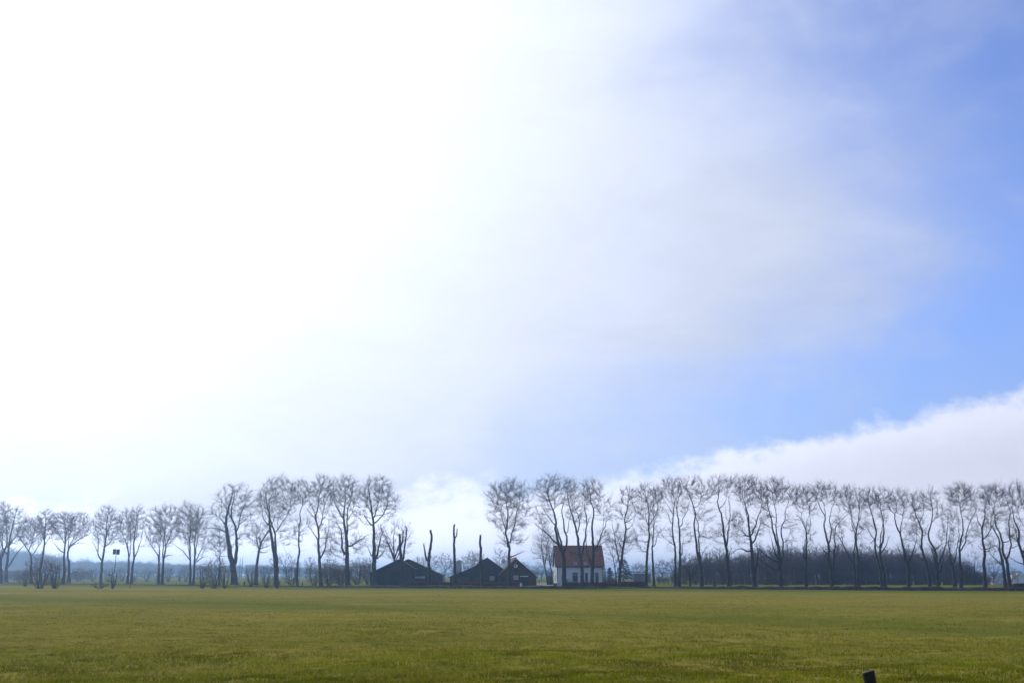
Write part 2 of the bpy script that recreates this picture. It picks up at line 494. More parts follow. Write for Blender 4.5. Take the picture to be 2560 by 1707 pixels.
def build_bank():
    """low steep bank of leaf litter in which the roadside trees stand, its dark face to the field"""
    pts = []
    for (px, py) in [(p, float(np.interp(p, [r[0] for r in ROW], [r[1] for r in ROW]))) for p in np.arange(-330, 2900, 6)]:
        pts.append(ground(px, py)[:2])
    pts = np.array(pts); pxs = np.arange(-330, 2900, 6)
    t = np.gradient(pts, axis=0); t /= np.linalg.norm(t, axis=1)[:, None]
    nrm = np.stack([-t[:, 1], t[:, 0]], 1)                      # away from the camera
    hh = np.interp(pxs, [-330, 300, 600, 900, 1300, 1450, 1580, 1700, 2000, 2900], [0.20, 0.16, 0.14, 0.42, 0.45, 0.38, 0.16, 0.42, 0.52, 0.55])
    hh = hh * (1 + 0.45 * vnoise(pts[:, 0] / 2.2, pts[:, 1] / 2.2, 31) + 0.4 * vnoise(pts[:, 0] / 0.7, pts[:, 1] / 0.7, 32))
    prof = [(-0.10, -0.25), (0.0, 0.0), (0.12, 0.55), (0.30, 0.92), (0.75, 1.0), (2.2, 0.75), (3.4, -0.3)]
    V = []
    for k, (off, h) in enumerate(prof):
        jit = 0.12 * vnoise(pts[:, 0] * 1.3 + k * 7, pts[:, 1] * 1.3, 33 + k)
        q = pts + nrm * (off + jit)[:, None]
        V.append(np.stack([q[:, 0], q[:, 1], h * hh + 0.03 * vnoise(q[:, 0] * 3, q[:, 1] * 3, 40 + k) * (h > 0.1)], 1))
    V = np.stack(V, 1); n, k = V.shape[:2]
    i, j = np.meshgrid(np.arange(n - 1), np.arange(k - 1), indexing='ij'); i = i.ravel(); j = j.ravel()
    q = np.stack([i * k + j, (i + 1) * k + j, (i + 1) * k + j + 1, i * k + j + 1], 1)[:, ::-1]
    me = mesh_from('bank', V.reshape(-1, 3), faces=q, mat=M['leaf_litter'], smooth=False)
    return tag(obj('bank', me), 'low dark bank of leaf litter under the tree row', kind='structure')


build_bank()


def build_verge(n=9000):
    """rank grass and dead stalks along the foot and crest of the bank"""
    g = np.random.default_rng(15)
    xs = [r[0] for r in ROW]; ys = [r[1] for r in ROW]
    px = g.uniform(-320, 2880, n); p = np.array([ground(q, float(np.interp(q, xs, ys)))[:2] for q in px])
    clump = vnoise(px / 9.0, px * 0, 51) + 0.6 * vnoise(px / 45.0, px * 0, 52)
    off = np.where(g.random(n) < 0.65, g.normal(-0.25, 0.22, n), g.uniform(0.5, 2.5, n))
    p0 = np.stack([p[:, 0], p[:, 1] + off, np.where(off > 0.3, 0.12, 0.0)], 1)
    h = np.clip((0.10 + 0.22 * g.random(n)) * (1 + 1.6 * clump), 0.04, 0.75)
    p1 = p0 + np.stack([g.normal(0.04, 0.12, n), g.normal(0, 0.12, n), np.ones(n)], 1) * h[:, None]
    q = g.uniform(0, 6.28, n); w = np.stack([np.cos(q), np.sin(q), np.zeros(n)], 1) * 0.035
    V = np.stack([p0 - w, p0 + w, p1], 1).reshape(-1, 3)
    me = mesh_from('verge_grass', V, np.arange(3 * n).reshape(-1, 3), mat=M['grass'])
    dry = np.clip(0.45 + 0.9 * vnoise(px / 30.0, px * 0, 53) + 0.3 * g.standard_normal(n), 0, 1)[:, None]
    c = np.array([0.055, 0.085, 0.018]) * (1 - dry) + np.array([0.15, 0.115, 0.06]) * dry
    C = np.ones((n, 3, 4), np.float32); C[:, :, :3] = c[:, None, :]
    me.attributes.new('tint', 'FLOAT_COLOR', 'POINT').data.foreach_set('color', C.ravel())
    tag(obj('verge_grass', me), 'rank grass and dead stalks along the bank', 'grass', kind='stuff')


build_verge()

# ------------------------------------------------------------------ bare trees
def resample(P, step):
    """Catmull-Rom through P, then points about `step` apart"""
    P = np.asarray(P, float)
    if len(P) == 2: dense = P[0] + (P[1] - P[0]) * np.linspace(0, 1, 20)[:, None]
    else:
        Q = np.concatenate([[2 * P[0] - P[1]], P, [2 * P[-1] - P[-2]]]); dense = []
        for i in range(1, len(Q) - 2):
            t = np.linspace(0, 1, 14, endpoint=False)[:, None]
            a, b, c, d = Q[i - 1], Q[i], Q[i + 1], Q[i + 2]
            dense.append(0.5 * (2 * b + (c - a) * t + (2 * a - 5 * b + 4 * c - d) * t ** 2 + (3 * b - a - 3 * c + d) * t ** 3))
        dense = np.concatenate(dense + [P[-1:]])
    s = np.concatenate([[0], np.cumsum(np.linalg.norm(np.diff(dense, axis=0), axis=1))])
    n = max(3, int(s[-1] / step) + 1); q = np.linspace(0, s[-1], n)
    return np.stack([np.interp(q, s, dense[:, k]) for k in range(3)], 1)


def frames(T):
    A = np.where(np.abs(T[:, :1]) < 0.8, np.array([[1.0, 0, 0]]), np.array([[0, 1.0, 0]]))
    U = np.cross(T, A); U /= np.linalg.norm(U, axis=1)[:, None] + 1e-9
    return U, np.cross(T, U)


def tube_np(P, r, seg, g, rough=0.05):
    T = np.gradient(P, axis=0); T /= np.linalg.norm(T, axis=1)[:, None] + 1e-9
    U, W = frames(T)
    for i in range(1, len(U)):                                   # parallel transport
        u = U[i - 1] - T[i] * (U[i - 1] @ T[i]); U[i] = u / (np.linalg.norm(u) + 1e-9); W[i] = np.cross(T[i], U[i])
    q = np.linspace(0, 2 * np.pi, seg, endpoint=False)
    rr = r[:, None] * (1 + rough * g.standard_normal((len(P), seg)))
    V = P[:, None, :] + rr[..., None] * (np.cos(q)[None, :, None] * U[:, None, :] + np.sin(q)[None, :, None] * W[:, None, :])
    n = len(P)
    i, j = np.meshgrid(np.arange(n - 1), np.arange(seg), indexing='ij'); i = i.ravel(); j = j.ravel(); j2 = (j + 1) % seg
    F4 = np.stack([i * seg + j, i * seg + j2, (i + 1) * seg + j2, (i + 1) * seg + j], 1)
    tri = np.concatenate([F4[:, [0, 1, 2]], F4[:, [0, 2, 3]]])
    V = V.reshape(-1, 3)
    V = np.concatenate([V, P[-1:] + T[-1:] * r[-1] * 0.3]); c = len(V) - 1; e = (n - 1) * seg
    cap = np.stack([e + np.arange(seg), e + (np.arange(seg) + 1) % seg, np.full(seg, c)], 1)
    return V, np.concatenate([tri, cap])


def sticks_np(p0, p1, r0, r1):
    """many separate three-sided sticks"""
    T = p1 - p0; T = T / (np.linalg.norm(T, axis=1)[:, None] + 1e-9)
    U, W = frames(T)
    n = len(p0); V = np.empty((n, 6, 3))
    for k in range(3):
        q = 2 * np.pi * k / 3; d = math.cos(q) * U + math.sin(q) * W
        V[:, k] = p0 + d * r0[:, None]; V[:, 3 + k] = p1 + d * r1[:, None]
    b = np.arange(n)[:, None] * 6
    F = np.concatenate([b + np.array([f]) for f in ((0, 1, 4), (0, 4, 3), (1, 2, 5), (1, 5, 4), (2, 0, 3), (2, 3, 5))])
    return V.reshape(-1, 3), F


def spikes_np(p0, p1, r):
    """many thin tapering twigs"""
    T = p1 - p0; T = T / (np.linalg.norm(T, axis=1)[:, None] + 1e-9)
    U, W = frames(T)
    n = len(p0); V = np.empty((n, 4, 3))
    for k in range(3):
        q = 2 * np.pi * k / 3; V[:, k] = p0 + (math.cos(q) * U + math.sin(q) * W) * r[:, None]
    V[:, 3] = p1
    b = np.arange(n)[:, None] * 4
    F = np.concatenate([b + np.array([f]) for f in ((0, 1, 3), (1, 2, 3), (2, 0, 3))])
    return V.reshape(-1, 3), F


def merge(parts):
    V, F, n = [], [], 0
    for v, f in parts:
        V.append(v); F.append(f + n); n += len(v)
    return np.concatenate(V), np.concatenate(F)


def ellipsoid_points(c, r, n, g, shell=0.0):
    v = g.standard_normal((n, 3)); v /= np.linalg.norm(v, axis=1)[:, None]
    t = g.random(n) ** (1 / 3.0)
    if shell: t = np.maximum(t, shell * g.random(n) ** 0.5)
    return np.asarray(c) + v * t[:, None] * np.asarray(r)


def slivers_np(p0, p1, w, g):
    """finest twigs: one long thin triangle each"""
    T = p1 - p0; T = T / (np.linalg.norm(T, axis=1)[:, None] + 1e-9)
    U, W = frames(T); q = g.uniform(0, 6.28, len(p0))[:, None]; d = (np.cos(q) * U + np.sin(q) * W) * w[:, None]
    V = np.stack([p0 - d, p0 + d, p1], 1).reshape(-1, 3)
    return V, np.arange(len(p0) * 3).reshape(-1, 3)


def unit(v): return v / (np.linalg.norm(v, axis=1)[:, None] + 1e-9)


def path_sticks(P, r0, r1):
    m, n1 = P.shape[:2]; t = np.linspace(0, 1, n1)
    r = r0[:, None] * (1 - t) + r1[:, None] * t
    return sticks_np(P[:, :-1].reshape(-1, 3), P[:, 1:].reshape(-1, 3), r[:, :-1].ravel(), r[:, 1:].ravel())


def spread_targets(crowns, g, n):
    """about n points spread evenly through the crown ellipsoids"""
    v = np.array([r[0] * r[1] * r[2] * w for c, r, w in crowns]); v = v / v.sum()
    pts = np.concatenate([ellipsoid_points(c, r, max(6, int(3 * n * q)), g, 0.5) for (c, r, w), q in zip(crowns, v)])
    g.shuffle(pts)
    vol = sum(4.19 * r[0] * r[1] * r[2] * w for c, r, w in crowns); dmin = 0.78 * (vol / n) ** (1 / 3)
    keep = []
    for q in pts:
        if not keep or np.min(((np.asarray(keep) - q) ** 2).sum(1)) > dmin * dmin: keep.append(q)
        if len(keep) >= n: break
    return np.asarray(keep)


def fill_crown(A, TA, RA, crowns, g, dens, nmax, thick, tw, sl, upt, tl):
    """limbs curving out of the stems to evenly spread points, each limb feathered with twigs"""
    vol = sum(4.19 * r[0] * r[1] * r[2] * w for c, r, w in crowns)
    X = spread_targets(crowns, g, int(np.clip(vol * 1.7 * dens, 30, nmax)))
    P, T, Rr = A.copy(), TA.copy(), RA.copy()
    d0 = np.sqrt(((X[:, None] - P[None]) ** 2).sum(2)).min(1); X = X[np.argsort(d0)]
    B = [X[i::1] for i in (0,)][0]
    nb = 7; parts = []; LP, LD, LL = [], [], []
    for bi in range(nb):
        x = B[bi * len(B) // nb:(bi + 1) * len(B) // nb]
        if not len(x): continue
        dv = x[:, None] - P[None]; di = np.sqrt((dv ** 2).sum(2)) + 1e-6
        ca = (dv * T[None]).sum(2) / di
        cost = di * (1.75 - ca) + np.where(di < 0.35, 5.0, 0.0) + np.where(dv[:, :, 2] < -0.1, 0.6 * di, 0.0)
        j = cost.argmin(1); p = P[j]; L = di[np.arange(len(x)), j]
        c = p + unit(T[j] + 0.25 * g.standard_normal(p.shape)) * (0.42 * L)[:, None]
        t = np.linspace(0, 1, 6)[None, :, None]
        Q = (1 - t) ** 2 * p[:, None] + 2 * t * (1 - t) * c[:, None] + t ** 2 * x[:, None]
        Q[:, 1:-1] += g.standard_normal(Q[:, 1:-1].shape) * (0.035 * np.minimum(L, 2))[:, None, None]
        D = np.gradient(Q, axis=1); D = D / (np.linalg.norm(D, axis=2)[..., None] + 1e-9)
        r0 = np.minimum(np.minimum(thick * (0.011 + 0.011 * L), 0.75 * Rr[j]), 0.07) ; r1 = np.full(len(x), 0.0095 * thick); r0 = np.maximum(r0, r1)
        parts.append(path_sticks(Q, r0, r1)); LP.append(Q); LD.append(D); LL.append(L)
        tt = np.linspace(0, 1, 6)
        P = np.concatenate([P, Q[:, 1:].reshape(-1, 3)]); T = np.concatenate([T, D[:, 1:].reshape(-1, 3)]); Rr = np.concatenate([Rr, (r0[:, None] * (1 - tt) + r1[:, None] * tt)[:, 1:].ravel()])
    Q, D, L = np.concatenate(LP), np.concatenate(LD), np.concatenate(LL)
    C = np.mean([c for c, r, w in crowns], axis=0)
    n = np.maximum(g.poisson(np.clip(tw * (L + 0.45), 1, 40)), 2)
    i = np.repeat(np.arange(len(Q)), n); t = g.random(len(i)) ** 0.85; f = t * 5; j = np.minimum(f.astype(int), 4); fr = (f - j)[:, None]
    q = Q[i, j] * (1 - fr) + Q[i, j + 1] * fr; dd = D[i, j + 1]
    perp = unit(np.cross(dd, g.standard_normal(dd.shape)))
    nd = unit(dd + perp * g.uniform(0.2, 1.0, len(i))[:, None] + 0.25 * unit(q - C) + np.array([0, 0, upt]))
    Lt = tl * g.uniform(0.35, 1.15, len(i)) * (0.7 + 0.5 * t)
    mid = q + nd * (Lt * 0.5)[:, None]; nd2 = unit(nd + 0.22 * g.standard_normal(nd.shape) + np.array([0, 0, 0.1]))
    end = mid + nd2 * (Lt * 0.5)[:, None]
    parts.append(slivers_np(q, end, np.full(len(q), 0.0088 * thick), g))
    k = np.repeat(np.arange(len(q)), sl); u = g.uniform(0.15, 0.95, len(k))[:, None]
    q4 = q[k] * (1 - u) + end[k] * u
    perp = unit(np.cross(nd[k], g.standard_normal((len(k), 3))))
    d4 = unit(nd2[k] + perp * g.uniform(0.2, 0.9, len(k))[:, None] + np.array([0, 0, 0.1]))
    parts.append(slivers_np(q4, q4 + d4 * (Lt[k] * g.uniform(0.3, 0.65, len(k)))[:, None], np.full(len(k), 0.0058 * thick), g))
    return parts


def grow_tree(stems, widths, crowns, g, base, dens=1.0, tw=11.0, sl=6, tl=1.15, thick=1.0, upt=0.22, trunk_seg=9, flare=True, end_taper=0.10, epi=140, wobble=1.0, nmax=320):
    """stems: polylines in metres (first one the trunk), crowns: (centre, radii, weight).
    Limbs fan out of the stems to the crown's outline and branch three times. Returns trunk and crown mesh data relative to `base`"""
    nodes, rads, tans, tubes = [], [], [], []
    for k, P in enumerate(stems):
        Q = resample(P, 0.45)
        if k:
            A = np.concatenate(nodes); RA = np.concatenate(rads)
            j = np.linalg.norm(A - Q[0], axis=1).argmin(); Q[0] = A[j]
            Ls = np.linalg.norm(np.diff(Q, axis=0), axis=1).sum()
            w0 = 0.72 * RA[j] if end_taper > 0.3 else min(0.66 * RA[j], 0.028 * Ls + 0.035)
        else: w0 = widths[0] * 0.92
        t = np.linspace(0, 1, len(Q))
        r = w0 * (1 - (1 - end_taper) * t ** 0.95)
        if k == 0:
            hgt = Q[:, 2] - Q[0, 2]
            if flare: r = r * (1 + 0.5 * np.exp(-hgt / 0.35))
        s_ = np.arange(len(Q)) * 0.45; amp = wobble * np.clip(s_ / 3.0, 0, 1) * (0.06 if k else 0.03)
        ph = g.uniform(0, 6.28, 4); kx = g.uniform(1.8, 3.2, 2)
        Q[:, 0] += amp * (np.sin(s_ * kx[0] + ph[0]) + 0.6 * np.sin(s_ * 1.3 + ph[1])); Q[:, 1] += amp * (np.sin(s_ * kx[1] + ph[2]) + 0.6 * np.sin(s_ * 1.1 + ph[3]))
        jit = g.standard_normal(Q.shape) * np.clip(r, 0.02, 0.1)[:, None] * 0.22; jit[0] = 0; Q = Q + jit
        tubes.append(tube_np(Q, r, trunk_seg if r[0] > 0.12 else 6, g)); nodes.append(Q); rads.append(r); tans.append(unit(np.gradient(Q, axis=0)))
    trunk = merge(tubes)
    if not crowns: return (trunk[0] - base, trunk[1]), None
    A = np.concatenate(nodes); RA = np.concatenate(rads); TA = np.concatenate(tans)
    parts = fill_crown(A, TA, RA, crowns, g, dens, nmax, thick, tw, sl, upt, tl)
    # thin shoots along the limbs
    if epi:
        j = g.integers(0, len(A), epi); j = j[A[j, 2] - base[2] > 0.22 * A[:, 2].max()]
        e0 = A[j]; ed = g.standard_normal((len(j), 3)); ed[:, 2] = 0.5 * ed[:, 2] + 0.15; ed = unit(ed)
        eL = g.uniform(0.5, 1.9, len(j)); e1 = e0 + ed * (eL * 0.55)[:, None]
        ed2 = unit(ed + 0.4 * g.standard_normal(ed.shape) + np.array([0, 0, -0.05])); e2 = e1 + ed2 * (eL * 0.6)[:, None]
        parts += [sticks_np(e0, e1, np.full(len(j), 0.012), np.full(len(j), 0.009)), spikes_np(e1, e2, np.full(len(j), 0.009))]
        for q_ in range(4):
            f0 = e0 + (e2 - e0) * g.uniform(0.25, 0.95, len(j))[:, None]; fd = unit(ed2 + 0.8 * g.standard_normal(ed.shape))
            parts.append(slivers_np(f0, f0 + fd * (eL * 0.4)[:, None], np.full(len(j), 0.009), g))
    crown = merge(parts)
    return (trunk[0] - base, trunk[1]), (crown[0] - base, crown[1])


VIEW = {'A': (0, 1170, 4.751), 'B': (420, 1170, 4.751), 'C': (740, 1170, 4.751), 'D': (900, 1290, 4.704), 'E': (1180, 1170, 4.751),
        'F': (1590, 1170, 4.751), 'G': (1960, 1170, 4.753), 'H': (2200, 1170, 4.753)}
TREE_N = 0


def tree(view, w, stems, crowns, label, name='bare_tree', bark='bark', twig='twig', Y=None, group='bare trees in the roadside row', dens=1.0, cat='tree', **kw):
    """stems and crown ellipses measured on an enlargement of the photograph; depth of limbs is spread round the trunk"""
    global TREE_N
    TREE_N += 1
    g = np.random.default_rng(1000 + TREE_N)
    x0, y0, s = VIEW[view]
    S_ = [[tuple(map(float, q.split(','))) for q in st.split()] for st in stems]
    b = (x0 + S_[0][0][0] / s, y0 + S_[0][0][1] / s)
    if Y is None: Y = max(row_y(b[0]) + 0.5, ground(b[0], min(b[1], 1480))[1] if b[1] > 1450 else 0)
    mpp = Y / (F * cP)
    base = at(b[0], b[1], Y); base[2] = 0.0
    P = []
    for k, st in enumerate(S_):
        pts = np.array([at(x0 + q[0] / s, y0 + q[1] / s, Y) for q in st])
        L = np.concatenate([[0], np.cumsum(np.linalg.norm(np.diff(pts, axis=0), axis=1))])
        if len(pts) > 3:                                         # ease the bends a little
            sm = pts.copy(); sm[1:-1] = (pts[:-2] + pts[2:]) / 2; pts[1:-1] = 0.72 * pts[1:-1] + 0.28 * sm[1:-1]
        if k == 0: pts[0, 2] = -0.12; dy = g.normal(0, 0.05)
        else: dy = g.uniform(0.12, 0.5) * g.choice([-1, 1])
        off = dy * L + 0.25 * np.sin(L * 0.8 + g.uniform(0, 6)) * np.clip(L / 4, 0, 1)
        if k:
            A = np.concatenate([p for p in P]); j = np.linalg.norm(A[:, [0, 2]] - pts[0][[0, 2]], axis=1).argmin()
            off = off + (A[j, 1] - Y)
        pts[:, 1] += off
        P.append(pts)
    W = [w / s * mpp / 2] + [0] * (len(P) - 1)
    cr = []
    for (cx, cy, rx, ry, wt) in crowns:
        c = at(x0 + cx / s, y0 + cy / s, Y); rxm, rym = rx / s * mpp, ry / s * mpp
        cr.append((c, (rxm * 1.12, max(1.2, 0.85 * rxm), rym * 1.10), wt))
    tr, cw = grow_tree(P, W, cr, g, base, dens=dens, **kw)
    t = thing(name, label, cat, base, group=group)
    obj('trunk', mesh_from('trunk', tr[0], tr[1], mat=M[bark], smooth=True), t)
    if cw is not None: obj('crown', mesh_from('crown', cw[0], cw[1], mat=M[twig]), t)
    return t


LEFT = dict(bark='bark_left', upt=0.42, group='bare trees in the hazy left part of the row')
tree('A', 40, ['8,1372 6,1250 4,1100 16,1040 50,960 80,840 60,700 40,560', '4,1100 -20,960 -30,800 -20,620', '16,1040 10,900 -10,760 10,600 20,470', '50,960 110,860 130,740'],
     [(10, 640, 110, 210, 1)], 'bare tree at the very left edge of the picture', **LEFT)
tree('A', 42, ['75,1355 80,1190 78,1120 92,1040 106,900 140,720 180,560 198,470', '88,1185 130,1110 165,1010 225,910 290,830', '92,1040 50,980 30,860 60,740', '106,930 150,860 220,720 270,600', '100,960 90,800 80,640'],
     [(170, 680, 155, 205, 1), (190, 540, 60, 80, 1)], 'bare tree with a low right limb, second from the left edge', **LEFT)
tree('A', 34, ['372,1372 378,1200 380,1045 345,985 300,900 262,830 228,775', '384,1040 430,965 470,850 505,730 500,640', '345,985 365,890 372,780 360,690', '410,1000 380,920 350,850'],
     [(365, 760, 140, 150, 0.9)], 'thin forked bare tree rising from the left of the tangled bush', **LEFT)
tree('A', 38, ['480,1380 478,1185 508,1085 518,930 528,850 545,740 535,600 530,545', '525,870 495,770 470,660 460,590', '530,850 575,780 620,720 650,680', '520,920 570,860 610,820'],
     [(545, 670, 120, 150, 1)], 'leaning bare tree standing in the middle of the tangled bush', **LEFT)
tree('A', 38, ['752,1380 764,1200 770,1050 776,900 795,780 785,650 770,570', '768,1000 725,975 690,930 650,860', '776,900 715,825 655,765 610,720', '780,880 830,760 860,640', '780,910 740,780 720,660'],
     [(735, 690, 135, 150, 1)], 'bare tree with a flat crown, left of two close trunks behind the bush', **LEFT)
tree('A', 40, ['820,1362 816,1230 812,1110 792,1065 802,970 835,915 930,830 1050,785', '803,960 860,860 930,770 1000,700 1050,650', '803,960 830,830 860,700 880,590', '830,920 900,885 960,880 1000,900', '815,940 880,800 930,680'],
     [(930, 690, 140, 145, 1), (850, 600, 80, 70, 0.8)], 'bare tree with flat spreading crown, right of two close trunks behind the bush', **LEFT)
tree('A', 38, ['1195,1372 1205,1240 1216,1105 1240,1040 1247,945 1275,800 1280,680 1300,560 1300,480', '1216,1105 1180,1010 1190,950 1215,830 1200,700 1185,600', '1180,1000 1155,885 1105,805', '1258,930 1320,880 1395,790', '1275,800 1330,700 1360,580'],
     [(1265, 690, 150, 215, 1)], 'slender forked bare tree just left of the pole with two panels', **LEFT)
tree('A', 34, ['1513,1372 1522,1190 1542,1065 1522,945 1482,850 1445,740', '1542,1065 1562,940 1580,800 1592,650 1580,540', '1530,980 1500,860 1490,700 1500,580', '1482,850 1440,820 1410,770'],
     [(1495, 690, 110, 190, 1)], 'bare tree just right of the pole with two panels, left of a close pair', **LEFT)
tree('A', 34, ['1558,1372 1574,1180 1586,1055 1582,900 1595,740 1615,600 1620,490', '1590,1060 1640,925 1668,790 1680,660', '1640,930 1690,920 1730,900', '1585,880 1640,760 1650,620'],
     [(1620, 660, 90, 190, 1)], 'bare tree just right of the pole with two panels, right of a close pair', **LEFT)
tree('A', 36, ['1883,1385 1896,1145 1892,1050 1845,965 1785,865', '1896,1130 1922,1000 1915,860 1850,730 1780,620', '1890,1060 1890,900 1870,740 1850,600', '1845,965 1810,940 1760,930'],
     [(1830, 700, 105, 200, 1)], 'tall vase shaped bare tree left of the olive bush, left trunk of a pair', **LEFT)
tree('A', 38, ['1925,1385 1936,1115 1950,1040 1980,920 2030,810 2060,690', '1930,1110 1926,900 1932,700 1940,520', '1962,1050 2010,1030 2070,1040', '1975,930 1990,780 2000,620', '1928,860 1960,700 1985,560'],
     [(1980, 680, 130, 220, 1)], 'tall vase shaped bare tree left of the olive bush, right trunk of a pair', **LEFT)
tree('B', 30, ['262,1392 266,1230 265,1080 262,850 270,700 280,480', '258,1085 185,965 110,930 50,880', '262,1060 232,930 170,790 130,690', '264,950 220,830 200,640', '268,760 320,640 330,500'],
     [(225, 650, 130, 230, 1)], 'upright bare tree in front of the olive bush with fan of straight limbs', **LEFT)
tree('B', 32, ['300,1385 320,1125 312,985 300,880 340,720 360,570', '330,1105 380,960 440,870 490,830', '335,1112 420,1060 495,1045', '322,1040 350,900 390,740 410,610', '340,1080 400,920 420,780'],
     [(360, 690, 110, 210, 1), (430, 900, 60, 110, 0.5)], 'bare tree with reddish trunk at the left end of the olive bush', **LEFT)
tree('B', 22, ['611,1392 615,1200 615,1030 626,900 620,760 608,735', '615,1000 565,925 500,830', '617,1030 660,960 700,900', '612,1090 560,1020 530,930', '620,1040 690,1045 730,1040'],
     [(605, 880, 115, 150, 0.6)], 'thin young tree growing up through the olive bush', bark='bark_left', group='bare trees in the roadside row', upt=0.3)
tree('B', 84, ['786,1382 786,1240 766,1125 737,1025 748,950 722,870 716,775 692,680 720,560 742,450 775,345 790,270', '790,1150 808,1110 830,985 850,850 846,705 805,600 822,490 868,385 876,270', '852,770 888,695 910,560 962,455 1000,380 1045,285', '692,680 622,592 535,560', '716,775 640,722 545,715 455,722', '890,680 980,620 1090,572', '805,600 760,520 690,440 640,350', '850,850 900,820 960,770'],
     [(800, 400, 230, 205, 1), (620, 520, 140, 170, 0.9), (970, 480, 140, 190, 0.9), (720, 800, 200, 150, 0.25)], 'largest tree of the row, with a thick trunk split low into two stems', trunk_seg=12)
tree('B', 46, ['1045,1385 1052,1220 1074,1005 1100,920 1152,820 1212,725 1262,640 1275,560', '1082,965 1074,860 1066,800 1105,725', '1092,960 1170,932 1235,900', '1110,910 1090,840 1120,780 1150,740', '1100,1000 1160,1000 1200,960'],
     [(1090, 790, 130, 130, 0.8)], 'short leaning tree whose trunk bends right behind the twin stemmed tree')
tree('B', 64, ['1285,1402 1275,1190 1266,1050 1240,900 1215,785 1190,685 1200,560 1172,440 1142,345 1150,270', '1300,1250 1304,1010 1320,810 1302,722 1272,605 1280,480 1325,340 1370,270', '1325,770 1380,665 1440,580 1480,430 1480,300', '1340,745 1350,610 1380,555 1450,500 1520,420', '1190,685 1130,600 1110,470', '1240,895 1280,860 1290,830', '1272,605 1230,520 1225,400'],
     [(1310, 360, 215, 225, 1), (1150, 400, 90, 170, 0.8), (1430, 760, 110, 180, 0.3)], 'twin stemmed tall tree just left of the slim curving one', trunk_seg=11)
tree('B', 32, ['1536,1392 1530,1155 1555,1000 1550,850 1546,682 1570,610 1550,530 1600,420 1580,350 1640,245', '1546,682 1500,600', '1600,390 1535,325 1520,260', '1590,380 1640,320 1690,240', '1555,770 1610,720 1640,690'],
     [(1590, 290, 120, 135, 1), (1560, 760, 90, 150, 0.2)], 'slim curving tree with a small top crown, left of the three tall trees')
tree('B', 46, ['1818,1392 1800,1100 1786,900 1802,750 1772,650 1740,590 1790,490 1802,350 1825,220', '1786,855 1720,760 1650,685', '1800,705 1838,620 1830,500 1870,350 1880,240', '1742,590 1690,520 1660,485', '1802,1082 1870,950 1860,850 1900,660', '1772,650 1760,540 1700,430 1690,340', '1810,640 1880,560 1920,470'],
     [(1830, 310, 145, 215, 1), (1720, 560, 90, 160, 0.5), (1880, 800, 120, 220, 0.25)], 'first of the three tall trees standing left of the black barn')
tree('C', 66, ['620,1402 602,1110 600,900 590,780 562,650 550,520 580,385 572,250', '605,790 600,620 592,500 640,380 650,220', '586,1035 535,950 540,850 520,740 462,640 440,560', '545,590 482,480 425,385 430,300', '630,935 720,860 780,822 850,770', '600,620 660,520 690,400', '535,760 490,700 440,690', '560,1000 572,1080 560,1120'],
     [(585, 290, 165, 190, 1), (500, 520, 100, 170, 0.6), (670, 560, 100, 200, 0.4), (480, 880, 130, 150, 0.35), (720, 900, 130, 120, 0.3)], 'second of the three tall trees, the thickest trunk left of the black barn', trunk_seg=11)
tree('C', 64, ['930,1402 926,1110 922,900 916,655 892,500 862,335 850,210', '922,590 960,450 970,330 1000,205', '930,655 1000,590 1052,540 1100,400 1110,300', '895,690 850,622 782,552 800,460', '952,1075 985,900 1022,760 990,650', '955,1085 1030,990 1062,900', '896,1055 862,970 812,905', '925,560 1040,560 1120,520 1180,440', '905,560 850,440 810,330'],
     [(960, 320, 200, 200, 1.1), (1120, 430, 110, 170, 0.8), (810, 520, 80, 150, 0.5), (1020, 850, 120, 160, 0.3)], 'third of the three tall trees, its trunk in front of the black barn', trunk_seg=11)
RIGHT = dict()
tree('E', 46, ['446,1422 440,1100 445,925 402,800 396,740 425,640 430,520 402,430 420,300', '450,900 462,830 490,722 520,640 515,560 578,430 562,310', '400,735 342,560 322,430 262,320', '520,560 560,540 600,440 690,380', '462,1062 560,1010 640,982', '440,960 400,880 330,830', '500,690 580,660 640,600'],
     [(440, 320, 250, 165, 1), (450, 540, 240, 200, 0.7), (450, 800, 180, 130, 0.3)], 'round crowned tree standing alone in front of the red brick barn')
tree('E', 60, ['1096,1432 1096,1160 1085,1000 1058,960 1022,890 990,720 1010,620 962,480 902,335 915,220', '1085,980 1030,800 1000,690 895,592 870,540 810,460', '1100,990 1122,940 1135,800 1092,720 1096,620 1062,450 1110,390 1130,220', '1040,920 962,860 900,770 802,700 745,640', '1138,780 1152,640 1180,540 1200,440', '990,500 980,400 960,300'],
     [(935, 270, 165, 170, 1), (1130, 260, 95, 150, 0.9), (850, 560, 110, 160, 0.4)], 'first tree in front of the white house, by the pale gatepost', trunk_seg=11)
tree('E', 52, ['1312,1395 1308,1200 1272,1000 1252,800 1244,760 1210,640 1182,520 1142,420 1130,280', '1250,775 1282,680 1270,560 1222,470 1220,340', '1305,1050 1330,900 1355,765 1370,640 1350,500 1332,380 1370,280', '1282,1050 1190,1000 1110,960', '1360,700 1400,600 1440,540'],
     [(1200, 330, 100, 170, 0.9), (1350, 320, 80, 120, 0.8), (1250, 540, 130, 120, 0.5)], 'second tree in front of the white house, covering its door', trunk_seg=10)
tree('E', 52, ['1426,1415 1428,1210 1440,950 1430,830 1410,710 1440,600 1440,470 1402,420 1385,260', '1425,1180 1390,1090 1350,925 1365,760', '1445,980 1480,930 1520,830 1532,760 1580,685 1572,640 1640,590', '1440,480 1500,420 1510,300', '1540,750 1560,620 1550,500 1600,390', '1480,940 1560,880 1620,860'],
     [(1430, 280, 120, 155, 1), (1570, 480, 110, 150, 0.7), (1560, 800, 110, 140, 0.3)], 'third tree in front of the white house, forked at the height of its eaves', trunk_seg=10)
